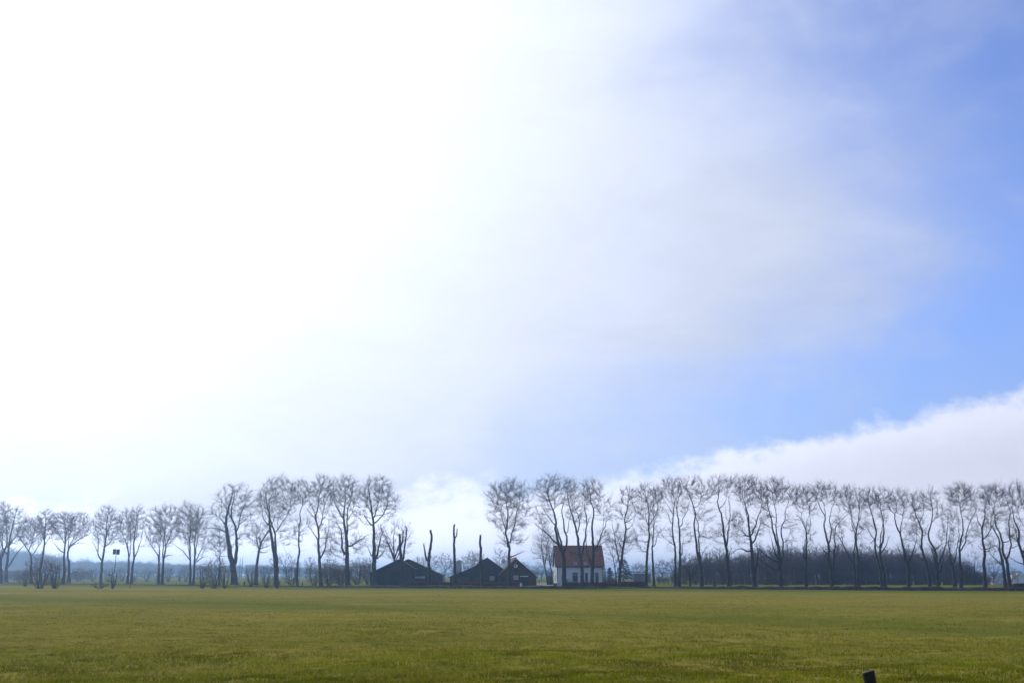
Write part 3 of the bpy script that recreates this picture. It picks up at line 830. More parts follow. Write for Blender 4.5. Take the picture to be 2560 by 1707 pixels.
tree('E', 40, ['1752,1412 1756,1150 1780,1080 1802,850 1832,730 1802,600 1850,450 1860,350 1840,260', '1756,1150 1722,950 1702,800 1680,680 1666,575', '1840,650 1900,590 1965,540', '1790,960 1760,900 1740,820', '1825,740 1880,700 1920,640', '1800,880 1860,880 1920,940'],
     [(1855, 330, 115, 115, 1), (1800, 520, 120, 140, 0.5), (1780, 850, 150, 170, 0.3)], 'two stemmed tree right of the white house with a bare broken left stem')
tree('F', 42, ['120,1402 128,1150 136,970 160,820 150,680 160,560 150,450 112,340 110,260', '155,680 210,600 258,480 265,400 215,300', '150,690 112,590 90,500', '150,880 60,870 0,850', '150,1000 70,980 10,990'],
     [(150, 320, 145, 120, 1), (120, 500, 130, 110, 0.5), (70, 800, 120, 150, 0.3)], 'ivy dark tree at the right end of the red hedge')
tree('F', 36, ['215,1405 200,1110 195,960 206,780 216,640 205,520', '196,840 165,710', '206,945 240,880 246,800 278,735', '216,680 250,560 270,450', '245,820 300,815 350,820'],
     [(240, 400, 90, 150, 0.6), (260, 700, 90, 120, 0.3)], 'slimmer tree just right of the ivy dark one at the hedge end')
tree('F', 36, ['465,1405 470,1110 460,950 432,800 430,700 436,560 452,420 440,330 392,225', '425,670 388,600 400,560 350,500', '452,430 480,330 500,230', '450,920 400,880 370,920', '436,560 380,440 340,360'],
     [(400, 250, 120, 130, 1), (380, 470, 70, 110, 0.4), (390, 850, 70, 130, 0.25)], 'left one of the close pair of slim trees where the dark wood begins')
tree('F', 38, ['516,1405 515,1050 515,850 502,700 476,540 460,470 500,340 520,240', '512,705 545,650 522,630 580,520 602,450 600,370', '532,1045 550,980 545,900 570,830', '470,520 440,420', '560,560 540,440 560,330'],
     [(510, 240, 75, 120, 1), (580, 440, 70, 110, 0.6), (590, 800, 90, 150, 0.3)], 'right one of the close pair of slim trees where the dark wood begins')
tree('F', 46, ['786,1415 766,1135 740,1080 712,930 702,780 682,680 702,560 682,460 640,370 620,250', '768,1100 750,930 762,800 770,600 712,500 722,430 690,290', '776,590 840,500 862,430 902,380', '785,600 830,540 880,490 960,480', '762,820 800,790 860,820 900,850', '780,1060 790,1000 770,960', '700,480 760,400 780,300', '700,720 760,780'],
     [(680, 235, 125, 130, 1), (810, 330, 90, 110, 0.8), (830, 560, 100, 90, 0.3), (820, 820, 100, 120, 0.25)], 'tree of two parallel stems left of the tree with a hollow between its stems')
tree('F', 52, ['1110,1415 1095,1200 1080,1050 1076,930 1056,850 1030,700 1016,560 990,460 960,400 990,330 982,200', '1082,940 1092,890 1112,760 1150,640 1166,520 1172,400 1160,330 1198,270', '1016,470 1080,370 1092,290', '1050,830 1000,762 940,740', '1120,620 1105,540 1120,460 1100,390', '1165,340 1140,210', '1085,1100 1110,980 1112,900', '990,330 930,270 880,230'],
     [(985, 205, 130, 115, 1), (1180, 210, 85, 120, 0.9), (990, 790, 90, 130, 0.3), (1170, 640, 90, 180, 0.25)], 'tall tree with a wide open fork seen against the pale cloud')
tree('F', 60, ['1412,1415 1392,1200 1380,1000 1370,850 1352,700 1350,560 1312,450 1282,330', '1376,800 1402,700 1440,560 1470,440 1460,320', '1360,700 1340,500 1350,300', '1412,880 1450,770 1500,650 1522,560', '1342,1000 1280,960 1200,952 1130,1010', '1332,822 1270,742 1200,700', '1420,1260 1436,1150 1430,1000 1410,880', '1345,520 1290,420 1250,300', '1440,560 1500,470 1530,380'],
     [(1350, 270, 165, 165, 1.1), (1470, 330, 110, 150, 0.9), (1240, 720, 110, 170, 0.3), (1450, 700, 90, 130, 0.3)], 'dense crowned tree right of the wide open fork with a drooping left limb', trunk_seg=11)
tree('F', 54, ['1726,1425 1708,1210 1692,1100 1690,1000 1660,850 1612,752 1592,620 1560,520 1530,400', '1690,1080 1650,1040 1630,950 1608,830 1605,790', '1690,980 1682,800 1650,700 1680,600 1662,480 1640,300', '1715,1160 1755,950 1742,780 1722,740 1780,620 1790,480 1860,370', '1672,1125 1542,1032 1452,932 1412,862', '1682,1222 1592,1165 1502,1112 1432,1042', '1650,710 1720,680 1770,650', '1785,520 1840,560 1880,580'],
     [(1660, 285, 160, 150, 1), (1840, 330, 80, 120, 0.7), (1560, 560, 80, 130, 0.4), (1850, 700, 80, 150, 0.2)], 'many stemmed tree with two long low limbs reaching left', trunk_seg=11)
tree('G', 44, ['266,1422 250,1210 265,1000 262,800 236,700 180,600 135,545', '228,1080 220,900 238,760', '275,800 330,622 292,470 260,330', '258,722 192,580 232,480 230,350', '245,720 280,600 380,470', '200,600 140,480 130,400', '290,900 300,760 330,650'],
     [(235, 360, 140, 135, 1), (330, 470, 70, 110, 0.6), (320, 750, 90, 120, 0.2)], 'tree with a narrow straight trunk right of the two low limbs')
tree('G', 48, ['572,1422 565,1250 532,1100 526,920 482,770 472,660 500,580 430,500 372,350', '530,900 545,740 510,680 500,560 540,430 560,330', '580,1230 592,1100 572,900 560,800 576,700 622,640 702,550', '512,1025 470,960 430,892', '500,580 480,440 470,320', '575,780 640,760 700,800', '590,940 650,900 690,910'],
     [(470, 290, 150, 110, 1), (600, 330, 100, 110, 0.8), (640, 720, 80, 130, 0.25)], 'tree with a short broken stub on its left and a wide top crown')
tree('G', 36, ['850,1412 830,1150 802,1100 750,980 712,900 640,782 585,750', '825,1120 812,900 820,780 760,690 732,560 692,450 680,350', '712,900 690,820 640,700', '765,690 800,640 790,560'],
     [(720, 420, 90, 140, 0.8), (650, 700, 90, 120, 0.3)], 'tree whose thin lower stem reaches far left, left trunk of a touching pair')
tree('G', 40, ['892,1412 870,1200 876,1050 852,900 856,700 872,640 892,480 880,380', '856,760 802,600 822,460 750,285', '862,800 910,740 930,660', '870,640 920,560 950,440', '880,480 900,360 920,280'],
     [(860, 370, 115, 130, 1), (760, 300, 60, 90, 0.6), (900, 760, 80, 120, 0.2)], 'tree with a tall thin spike at its top, right trunk of a touching pair')
tree('G', 40, ['1166,1412 1130,1150 1092,1020 1060,870 1092,760 1052,600 1030,540 982,380', '1052,845 982,740 905,672', '1080,760 1060,640 1070,520 1060,400', '1040,860 1010,900 990,880', '1100,1060 1060,1050 1040,1010'],
     [(1020, 370, 120, 120, 1), (960, 620, 70, 120, 0.4)], 'leaning tree with a long left limb, left trunk of the leaning pair')
tree('G', 42, ['1202,1412 1186,1220 1150,1050 1138,970 1200,800 1200,650 1152,500 1150,370', '1136,955 1130,800 1135,600 1120,480', '1138,960 1100,900 1075,850', '1158,1000 1222,920 1285,800', '1160,520 1210,430 1220,330'],
     [(1160, 360, 110, 120, 1), (1180, 560, 60, 120, 0.3)], 'leaning tree with a bare dead branch, right trunk of the leaning pair')
tree('H', 46, ['346,1422 325,1165 310,1080 290,960 250,800 192,680 170,590 190,540 132,500 112,400', '305,1110 280,1060 236,940 250,870', '240,780 240,650 262,540 250,440', '330,1140 380,980 376,860 386,780', '290,900 342,760 400,680 405,560 430,450', '350,700 330,650 350,560', '180,560 220,450 200,340'],
     [(210, 400, 130, 140, 1), (400, 460, 80, 130, 0.7), (340, 720, 90, 140, 0.3)], 'broad vase shaped tree forking low, left of the dark wood end')
tree('H', 44, ['596,1412 562,1150 530,1020 512,880 530,760 480,600 432,450 420,350', '522,1000 490,935 470,850', '520,1100 460,1042 392,1020', '528,770 500,700 440,660', '500,640 540,540 540,440'],
     [(450, 400, 90, 120, 1), (450, 720, 100, 150, 0.4)], 'tree leaning left into its neighbours before the end of the dark wood')
tree('H', 42, ['690,1422 680,1250 656,980 600,900 552,780 600,650 600,500 582,350', '660,1200 630,1050 560,900', '662,965 720,910 800,880', '690,1150 740,950 736,800 712,680 690,560', '590,660 640,560 650,430', '720,900 770,840 830,820', '695,1250 722,1180 735,1000'],
     [(590, 380, 110, 115, 1), (720, 540, 70, 120, 0.5), (780, 750, 80, 160, 0.3)], 'tree with a wide lower arch towards its right neighbour')
tree('H', 40, ['890,1412 878,1180 850,1140 826,1000 802,860 850,760', '880,1150 892,1080 916,960 930,800 902,700 880,560', '880,1100 850,1000 870,920', '860,740 850,640 880,540'],
     [(850, 560, 90, 150, 0.7), (860, 840, 80, 110, 0.4)], 'dark twisted tree, left trunk of the pair with the tallest round crown')
tree('H', 42, ['966,1422 955,1210 932,1150 936,900 970,770 950,650 930,480 912,390', '950,985 990,880 982,730 1020,600 1042,450', '1000,835 1060,722 1135,700', '935,480 980,400 990,300', '1010,620 1080,520 1110,400', '920,420 850,350 830,300'],
     [(955, 320, 170, 120, 1.1), (1040, 480, 80, 110, 0.6), (1080, 800, 80, 150, 0.2)], 'tree with the tallest round crown of the right part, right trunk of its pair')
tree('H', 48, ['1256,1422 1240,1150 1240,980 1200,870 1212,700 1250,560 1222,470 1258,380', '1228,840 1270,780 1282,690 1312,620', '1248,965 1330,932 1380,900', '1235,980 1190,950 1170,900', '1215,720 1170,620 1160,520', '1250,1000 1290,960 1280,880'],
     [(1215, 440, 90, 120, 0.9), (1230, 720, 100, 180, 0.4)], 'tree with a knot of limbs halfway, in front of the white edged gables')
tree('H', 46, ['1492,1412 1460,1165 1432,1000 1422,850 1340,730 1300,680 1330,580', '1442,1150 1342,1040 1292,970', '1432,1010 1400,930 1320,900', '1460,1160 1475,1080 1450,1010', '1425,860 1390,760 1380,640'],
     [(1330, 600, 100, 140, 0.7), (1330, 900, 80, 110, 0.3)], 'leaning tree left of the small brick gable with a limb towards its left neighbour')
tree('H', 48, ['1548,1425 1530,1230 1506,1092 1452,1010 1480,900 1452,780 1382,680 1370,580 1350,460', '1522,1060 1520,920 1490,800 1432,650 1412,500 1332,380 1245,285', '1496,830 1580,720 1602,650', '1480,880 1560,860 1600,800', '1420,520 1450,400 1440,300', '1520,960 1570,930 1600,860'],
     [(1350, 310, 160, 110, 1.1), (1480, 480, 100, 140, 0.8), (1570, 780, 60, 120, 0.3)], 'leaning tree whose forked trunk crosses in front of the small brick gable')
tree('H', 60, ['1760,1430 1735,1200 1712,1010 1642,900 1652,760 1600,640 1580,480', '1715,1020 1702,750 1700,500 1690,330', '1722,1150 1622,1100 1542,1042', '1640,900 1600,800 1570,720', '1705,750 1640,620 1630,480'],
     [(1640, 360, 130, 165, 1.1), (1620, 720, 100, 150, 0.5)], 'tree at the right edge of the picture with its trunk just outside')

# lopped trees: bare poles in front of the barns
def lopped(view, w, stems, label, widths=None):
    t = tree(view, w, stems, [], label, name='lopped_tree', group='lopped trees in front of the barns', end_taper=0.48, wobble=0.2)
    return t


def sprouts(t, view, boxes, seed):
    """short regrowth twigs round the cut ends and along the stem"""
    g = np.random.default_rng(seed); me = t.children[0].data
    n = len(me.vertices); co = np.empty(n * 3, np.float32); me.vertices.foreach_get('co', co); co = co.reshape(-1, 3)
    hi = co[co[:, 2] > 2.0]
    k = g.integers(0, len(hi), 260); p0 = hi[k].astype(float)
    d = g.standard_normal((260, 3)); d[:, 2] = np.abs(d[:, 2]) * 0.8; d /= np.linalg.norm(d, axis=1)[:, None]
    L = g.uniform(0.1, 0.8, 260) ** 1.5
    V, Fc = spikes_np(p0, p0 + d * L[:, None], np.full(260, 0.009))
    tag(obj('sprouts', mesh_from('sprouts', V, Fc, mat=M['twig']), t), kind='stuff')


for k, (v, w, st, lb) in enumerate([
    ('C', 52, ['1252,1412 1252,1280 1250,1130 1238,1010 1226,880 1220,780', '1250,1120 1275,1075 1290,900 1315,800 1310,692', '1232,930 1262,858 1280,740'], 'lopped tree with three cut stems in front of the black barn'),
    ('C', 50, ['1578,1412 1585,1200 1576,1110 1582,1060 1592,960 1616,840 1600,735', '1574,1115 1546,1060 1520,900'], 'lopped tree forked into a V before the barn window'),
    ('C', 44, ['1892,1412 1886,1130 1875,900 1882,825 1870,700 1882,668', '1881,850 1910,785 1910,718'], 'tallest lopped tree, forked at the top, in front of the silo'),
    ('D', 50, ['1442,846 1432,650 1416,560 1416,420 1426,372 1404,326 1414,300 1415,222'], 'single stemmed lopped tree in front of the black gabled barn')]):
    sprouts(lopped(v, w, st, lb), v, None, 50 + k)

print('TREE TRIS', sum(len(m.polygons) for m in bpy.data.meshes if m.name.startswith(('trunk','crown'))))

# ------------------------------------------------------------------ farm buildings
def pts_at(px, Y, floor=True):
    out = []
    for i, (x, y) in enumerate(px):
        p = at(x, y, Y)
        if floor and i in (0, len(px) - 1): p[2] = -0.1
        out.append(p)
    return out


def siding(outline, y, step=0.21, proud=0.03):
    """lapped boards filling a convex-in-x gable outline that lies in a plane of constant y"""
    P = np.array([(p[0], p[2]) for p in outline]); zs = np.arange(P[:, 1].min(), P[:, 1].max(), step)
    mb = MB()
    def span(z):
        xs = []
        for a, b in zip(P, np.roll(P, -1, axis=0)):
            if (a[1] - z) * (b[1] - z) <= 0 and a[1] != b[1]: xs.append(a[0] + (b[0] - a[0]) * (z - a[1]) / (b[1] - a[1]))
        return (min(xs), max(xs)) if len(xs) > 1 else None
    for z in zs:
        a, b = span(z + 0.004), span(min(z + step, P[:, 1].max() - 0.004))
        if not a or not b: continue
        z1 = min(z + step, P[:, 1].max())
        mb.poly([(a[0], y - proud, z), (a[1], y - proud, z), (b[1], y, z1), (b[0], y, z1)])
        mb.poly([(a[0], y, z), (a[1], y, z), (a[1], y - proud, z), (a[0], y - proud, z)])
    return mb


def gable(name, label, px, Y, depth, phi, wall_mat, roof_mat, boards=True, over=0.35, roof_t=0.16):
    """gabled building: outline of its front in photograph pixels (foot left, eaves left ... apex ... eaves right, foot right)"""
    O = pts_at(px, Y)
    base = (O[0] + O[-1]) / 2; base[2] = 0
    t = thing(name, label, 'barn', base)
    D = np.array([-math.sin(phi), math.cos(phi), 0.0]) * depth
    L = [p - base for p in O]
    wall = MB()
    wall.poly(L)
    wall.poly([p + D for p in L][::-1])
    wall.poly([L[0], L[1], L[1] + D, L[0] + D][::-1]); wall.poly([L[-1], L[-2], L[-2] + D, L[-1] + D])
    w = wall.build('wall', wall_mat, t)
    if boards: siding(L, -0.012).build('siding', wall_mat, w)
    r = MB(); up = np.array([0, 0, roof_t]); fwd = -D / depth * over
    E = [q.copy() for q in L[1:-1]]
    for i in (0, -1):                                            # eaves overhang
        j = 1 if i == 0 else -2
        d = E[i] - E[j]; E[i] = E[i] + d / np.linalg.norm(d) * 0.35
    for a, b in zip(E[:-1], E[1:]):
        r.prism([a + fwd + up * 0.1, b + fwd + up * 0.1, b + fwd + up, a + fwd + up], D - fwd * 2)
    rf = r.build('roof', roof_mat, t)
    return t, base, L, D, rf


def local_rect(mb, base, Y, x0, y0, x1, y1, front, thick):
    """box whose front stands `front` metres before the wall plane; corners in photograph pixels"""
    a, b = at(x0, y0, Y) - base, at(x1, y1, Y) - base
    return mb.box((a[0], -front - 0.0, a[2]), (b[0], -front + thick, b[2]))


def window(parent, base, Y, x0, y0, x1, y1, nx, ny, frame_mat, bar=0.06, name='window', glass='glass'):
    a, b = at(x0, y0, Y) - base, at(x1, y1, Y) - base
    xl, xr, zt, zb = a[0], b[0], a[2], b[2]
    pane = MB().box((xl, -0.02, zb), (xr, 0.03, zt)).build(name, M[glass], parent)
    f = MB()
    f.box((xl - bar, -0.09, zt), (xr + bar, 0.02, zt + bar)); f.box((xl - bar, -0.12, zb - bar), (xr + bar, 0.02, zb))
    f.box((xl - bar, -0.088, zb), (xl, 0.02, zt)); f.box((xr, -0.088, zb), (xr + bar, 0.02, zt))
    for i in range(1, nx):
        x = xl + (xr - xl) * i / nx; f.box((x - bar * 0.35, -0.07, zb), (x + bar * 0.35, 0.01, zt))
    for i in range(1, ny):
        z = zb + (zt - zb) * i / ny; f.box((xl, -0.066, z - bar * 0.35), (xr, 0.012, z + bar * 0.35))
    f.build('frame', frame_mat, pane)
    return pane


# long black barn behind, then the black barn with its gable to the field
Y2 = 231.0
t, b, L, D_, rf = gable('barn', 'dark grey barn with a low white window strip, set behind the black barn', [(934, 1462), (934, 1438.5), (1020.3, 1398.2), (1106.5, 1438.3), (1106.8, 1461)], Y2, 16, R(3), M['grey_board'], M['dark_roof'])
dr = local_rect(MB(), b, Y2, 1039, 1424, 1067, 1458, 0.06, 0.1).build('door', M['door_black'], t)
for k in range(5):
    x = 1038.2 + k * 4.75
    p = window(t, b - np.array([0, -0.0, 0]), Y2, x + 0.4, 1440.3, x + 4.2, 1444.4, 1, 1, M['white_paint'], 0.05)
    p.location.y -= 0.10
    p.data.materials[0] = M['white_wall']
Y1 = 222.0
t, b, L, D_, rf = gable('barn', 'black board barn with its wide gable to the field, left of all buildings', [(925.2, 1462), (925, 1432.6), (998.5, 1398.2), (1034.5, 1420.4), (1033, 1461)], Y1, 7.5, R(3), M['tar_board'], M['dark_roof'])
local_rect(MB(), b, Y1, 976, 1431, 996, 1459, 0.05, 0.05).build('door', M['tar_board'], t)
local_rect(MB(), b, Y1, 1030, 1420.5, 1034, 1459, 0.07, 0.12).build('corner_post', M['door_black'], t)

# black gable over brick
Y3 = 227.0
out3 = [(1125, 1462), (1124.5, 1442.4), (1184, 1418.0), (1217.7, 1394.4), (1254, 1420), (1286, 1441), (1286, 1462)]
t, b, L, D_, rf = gable('barn', 'barn with black boarded gable above a dark brick wall', out3, Y3, 17, R(3), M['brick'], M['dark_roof'], boards=False)
up = [p for p in L[1:-1]]; zc = at(1200, 1441.2, Y3)[2] - b[2]
up = [np.array([L[1][0], 0, max(L[1][2], zc - 0.3)])] + up[1:-1] + [np.array([L[-2][0], 0, max(L[-2][2], zc - 0.3)])]
siding(up, -0.03).build('gable_boards', M['tar_board'], t)
local_rect(MB(), b, Y3, 1174, 1440.6, 1185.4, 1460, 0.05, 0.08).build('door', M['door_black'], t)
window(t, b, Y3, 1225.8, 1441.3, 1234.4, 1449, 5, 1, M['white_paint'], 0.10)
dm = [at(1195.5, 1402.2, Y3 + 3) - b, at(1209.5, 1396.6, Y3 + 3) - b, at(1213, 1401, Y3 + 3) - b, at(1196, 1412, Y3 + 3) - b]
MB().prism(dm, (0, 6, 0)).build('dormer', M['dark_roof'], t)

# red brick barn
Y4 = 222.0
out4 = [(1249, 1462), (1249, 1436.8), (1268.4, 1417.6), (1290.2, 1396.4), (1341.2, 1441.8), (1341.2, 1461)]
t, b, L, D_, rf = gable('barn', 'red brick barn with steep gable, white lintel and dark cart door', out4, Y4, 15, R(4.5), M['brick'], M['dark_roof'], boards=False)
a0, a1 = L[3], L[1]; d = (a1 - a0) / np.linalg.norm(a1 - a0); nn = np.array([-d[2], 0, d[0]]); nn = nn if nn[2] > 0 else -nn
MB().prism([a0 + nn * 0.20 + (0, -0.45, 0), a1 + nn * 0.20 + (0, -0.45, 0), a1 + nn * 0.32 + (0, -0.45, 0), a0 + nn * 0.32 + (0, -0.45, 0)], (0, 0.35, 0)).build('verge_tiles', M['orange_tile'], rf)
MB().tube([a0 + (0, -0.45, 0.24), a0 + D_ + (0, 0.4, 0.24)], 0.13, 8).build('ridge_tiles', M['orange_tile'], rf)
MB().tube([a0 + (0, -0.3, 0.2), a0 + (0, -0.3, 0.75)], 0.05, 6).build('finial', M['grey_trim'], rf)
dr = local_rect(MB(), b, Y4, 1300.8, 1441.6, 1320.6, 1461, 0.02, 0.08).build('door', M['door_black'], t)
local_rect(MB(), b, Y4, 1300.4, 1438.8, 1320.4, 1440.8, 0.10, 0.12).build('lintel', M['white_paint'], t)
window(t, b, Y4, 1285.4, 1439.4, 1293.8, 1446.6, 2, 2, M['white_paint'], 0.11)
window(t, b, Y4, 1286.3, 1411, 1290.5, 1417.3, 1, 2, M['white_paint'], 0.09)
local_rect(MB(), b, Y4, 1291.3, 1411, 1293.6, 1417.6, 0.07, 0.06).build('shutter', M['white_paint'], t)
local_rect(MB(), b, Y4, 1285.7, 1421.9, 1296.6, 1432, 0.07, 0.06).build('hatch', M['door_black'], t)
local_rect(MB(), b, Y4, 1249.5, 1441, 1264.5, 1461, 0.05, 0.07).build('side_door', M['door_black'], t)

# ------------------------------------------------------------------ white house with pantiled roof
YH = 231.0
hb = at(1392.4, 1460.5, YH); hb[2] = 0
mpp = YH / (F * cP)
HW, HD, HE, HR = 110 * mpp, 8.0, 4.52, 8.75
house = thing('house', 'white farmhouse with a steep orange tiled roof behind the roadside trees', 'house', hb, R(2.3))
w = MB()
w.poly([(0, 0, -.1), (HW, 0, -.1), (HW, 0, HE), (0, 0, HE)]); w.poly([(0, HD, -.1), (0, HD, HE), (HW, HD, HE), (HW, HD, -.1)])
w.poly([(0, HD, -.1), (0, 0, -.1), (0, 0, HE), (0, HD / 2, HR - .12), (0, HD, HE)]); w.poly([(HW, 0, -.1), (HW, HD, -.1), (HW, HD, HE), (HW, HD / 2, HR - .12), (HW, 0, HE)])
wall = w.build('wall', M['white_wall'], house)


def pantile_slope(front=True):
    """one roof slope of pantiles: rolls across, courses stepping down"""
    nroll, ncourse = 62, 24
    xs = np.linspace(-0.35, HW + 0.42, nroll * 4 + 1)
    ts = np.sort(np.concatenate([np.linspace(0, 1, ncourse + 1)[:-1], np.linspace(0, 1, ncourse + 1)[1:] - 0.004]))
    y0, z0, y1, z1 = -0.42, HE - 0.40, HD / 2, HR
    V = []
    for k, t_ in enumerate(ts):
        lift = 0.05 * (1 - (t_ * ncourse) % 1.0)
        z = z0 + (z1 - z0) * t_ + lift + 0.045 * np.sin(np.linspace(0, 2 * np.pi * nroll, len(xs)) + 0.6)
        z = z + 0.03 * vnoise(xs * 0.6, np.full_like(xs, t_ * 4.0), 71)
        y = np.full_like(xs, y0 + (y1 - y0) * t_)
        if not front: y = HD - y
        V.append(np.stack([xs, y, z], 1))
    V = np.stack(V); n, k = V.shape[:2]
    i, j = np.meshgrid(np.arange(n - 1), np.arange(k - 1), indexing='ij'); i = i.ravel(); j = j.ravel()
    q = np.stack([i * k + j, i * k + j + 1, (i + 1) * k + j + 1, (i + 1) * k + j], 1)
    if not front: q = q[:, ::-1]
    return mesh_from('roof', V.reshape(-1, 3), faces=q, mat=M['red_tile'], smooth=True)


roof = obj('roof', pantile_slope(True), house)
obj('rear_roof', pantile_slope(False), house)
MB().tube([(-0.36, HD / 2, HR + 0.03), (HW + 0.43, HD / 2, HR + 0.03)], 0.13, 10).build('ridge_tiles', M['orange_tile'], roof, smooth=True)
g_ = MB().box((-0.3, -0.50, HE - 0.42), (HW + 0.36, -0.34, HE - 0.28)); g_.box((-0.2, -0.33, HE - 0.62), (HW + 0.2, 0.0 - 0.004, HE - 0.30))
g_.build('gutter', M['grey_trim'], roof)
for xx in (-0.36, HW + 0.28):
    v_ = MB(); v_.prism([(xx, -0.45, HE - 0.55), (xx, HD / 2, HR - 0.22), (xx, HD / 2, HR - 0.04), (xx, -0.45, HE - 0.37)], (0.14, 0, 0)); v_.prism([(xx, HD + .45, HE - 0.55), (xx, HD + .45, HE - 0.37), (xx, HD / 2, HR - 0.04), (xx, HD / 2, HR - 0.22)], (0.14, 0, 0))
    v_.build('verge_board', M['grey_trim'], roof)
for px_ in (1436.7, 1461.2):
    xc = (px_ - 1392.4) * mpp; t_ = 0.085
    yy = -0.42 + (HD / 2 + 0.42) * t_; zz = HE - 0.40 + (HR - HE + 0.4) * t_
    n_ = np.array([0, -(HR - HE + 0.4), HD / 2 + 0.42]); n_ /= np.linalg.norm(n_); s_ = np.array([0, HD / 2 + .42, HR - HE + .4]); s_ /= np.linalg.norm(s_)
    c0 = np.array([xc, yy, zz]) + n_ * 0.07
    def sl(a, b_, h0, h1, mb): return mb.prism([c0 + (a[0], 0, 0) + s_ * a[1] + n_ * h0, c0 + (b_[0], 0, 0) + s_ * a[1] + n_ * h0, c0 + (b_[0], 0, 0) + s_ * b_[1] + n_ * h0, c0 + (a[0], 0, 0) + s_ * b_[1] + n_ * h0], n_ * (h1 - h0))
    sk = sl((-0.22, 0.08), (0.22, 0.55), 0.0, 0.07, MB()).build('skylight', M['glass'], roof)
    f_ = MB(); sl((-0.30, 0), (0.30, 0.08), 0, 0.10, f_); sl((-0.30, 0.55), (0.30, 0.63), 0, 0.10, f_); sl((-0.30, 0.08), (-0.22, 0.55), 0, 0.10, f_); sl((0.22, 0.08), (0.30, 0.55), 0, 0.10, f_)
    f_.build('frame', M['white_paint'], sk)


def house_window(px0, px1, z0, z1, transom, name='window'):
    x0, x1 = (px0 - 1392.4) * mpp, (px1 - 1392.4) * mpp
    p = MB().box((x0, -0.02, z0), (x1, 0.05, z1)).build(name, M['glass'], house)
    f = MB(); b_ = 0.09
    f.box((x0 - b_, -0.06, z1), (x1 + b_, 0.02, z1 + b_)); f.box((x0 - b_, -0.058, z0), (x0, 0.02, z1)); f.box((x1, -0.058, z0), (x1 + b_, 0.02, z1))
    f.build('frame', M['grey_trim'], p)
    if transom: MB().box((x0, -0.045, z0 + (z1 - z0) * 0.62), (x1, 0.0, z0 + (z1 - z0) * 0.68)).build('transom', M['grey_trim'], p)
    MB().box((x0 - b_ * 1.3, -0.14, z0 - 0.09), (x1 + b_ * 1.3, 0.02, z0)).build('sill', M['white_paint'], p)
    MB().box((x0, -0.035, z0 + (z1 - z0) * 0.70), (x1, -0.005, z1)).build('blind', M['shed_grey'], p)
    return p


house_window(1430.6, 1441.0, 0.75, 2.72, True)
house_window(1484.8, 1490.4, 0.55, 2.72, True)
dx0, dx1 = (1460 - 1392.4) * mpp, (1465.8 - 1392.4) * mpp
dr = MB().box((dx0, -0.05, 0.1), (dx1, 0.04, 2.7)).build('door', M['door_black'], house)
MB().box((dx1 - 0.12, -0.10, 1.1), (dx1 - 0.08, -0.05, 1.22)).build('handle', M['steel'], dr)
for px_ in (1392.9, 1501.0):
    xx = (px_ - 1392.4) * mpp
    MB().tube([(xx, -0.10, 0.05), (xx, -0.10, HE - 0.5)], 0.06, 8).build('downpipe', M['grey_trim'], house)
for y_, z_, wy, wz in ((2.2, 0.7, 0.9, 1.7), (5.2, 0.9, 0.8, 1.3), (3.0, 4.6, 0.7, 1.2), (4.6, 4.6, 0.6, 1.1), (6.4, 2.9, 0.5, 0.6)):
    p = MB().box((-0.03, y_, z_), (0.04, y_ + wy, z_ + wz)).build('gable_window', M['glass'], house)
    MB().box((-0.07, y_ - 0.06, z_ - 0.07), (0.02, y_ + wy + 0.06, z_)).build('sill', M['white_paint'], p)

# grey shed right of the house
YS = 300.0
sb = at(1598, 1452, YS); sb[2] = 0
sh = thing('shed', 'low grey shed with a pale roof edge behind the red hedge end', 'shed', sb, R(-9))
x0, x1 = at(1584, 1440, YS)[0] - sb[0], at(1625, 1440, YS)[0] - sb[0]
zt = at(1600, 1432, YS)[2]
MB().box((x0, 0, -0.1), (x1, 9, zt - 0.15)).build('wall', M['shed_grey'], sh)
MB().box((x0 - 0.3, -0.3, zt - 0.147), (x1 + 0.3, 9.3, zt + 0.1)).build('roof', M['white_wall'], sh)
for k in range(7):
    xx = x0 + (x1 - x0) * (k + 0.5) / 7
    MB().box((xx - 0.04, -0.04, 0), (xx + 0.04, -0.003, zt - 0.15)).build('wall_rib', M['grey_trim'], sh)

# feed silo
YF = 262.0
fb = at(1146, 1455, YF); fb[2] = 0
silo = thing('feed_silo', 'pale grey feed silo on legs behind the lopped trees', 'silo', fb)
zb, zt = at(1146, 1423, YF)[2], at(1146, 1401.5, YF)[2]; rs = 0.82
ring = MB().tube([(0, 0, zb), (0, 0, zb + 0.05), (0, 0, zt), (0, 0, zt + 0.12), (0, 0, zt + 0.35)], [rs, rs, rs, rs * 0.85, rs * 0.15], 28).build('tank', M['steel'], silo, smooth=False)
MB().tube([(0, 0, zb - 0.002), (0, 0, zb - 1.2)], [rs, 0.16], 24).build('hopper', M['steel'], silo)
for k in range(4):
    q = math.pi / 4 + k * math.pi / 2
    MB().tube([(rs * 1.03 * math.cos(q), rs * 1.03 * math.sin(q), -0.05), (rs * 1.03 * math.cos(q), rs * 1.03 * math.sin(q), zb + 0.6)], 0.06, 6).build('leg', M['grey_trim'], silo)
for k in range(4):
    q, q2 = math.pi / 4 + k * math.pi / 2, math.pi / 4 + (k + 1) * math.pi / 2
    MB().tube([(rs * 1.03 * math.cos(q), rs * 1.03 * math.sin(q), 0.6), (rs * 1.03 * math.cos(q2), rs * 1.03 * math.sin(q2), zb - 0.2)], 0.035, 5).build('brace', M['grey_trim'], silo)
MB().tube([(-rs - 0.5, 0, 0), (-rs - 0.5, 0, zt - 0.2), (-rs + 0.1, 0, zt + 0.1)], 0.05, 6).build('filler_pipe', M['steel'], silo)


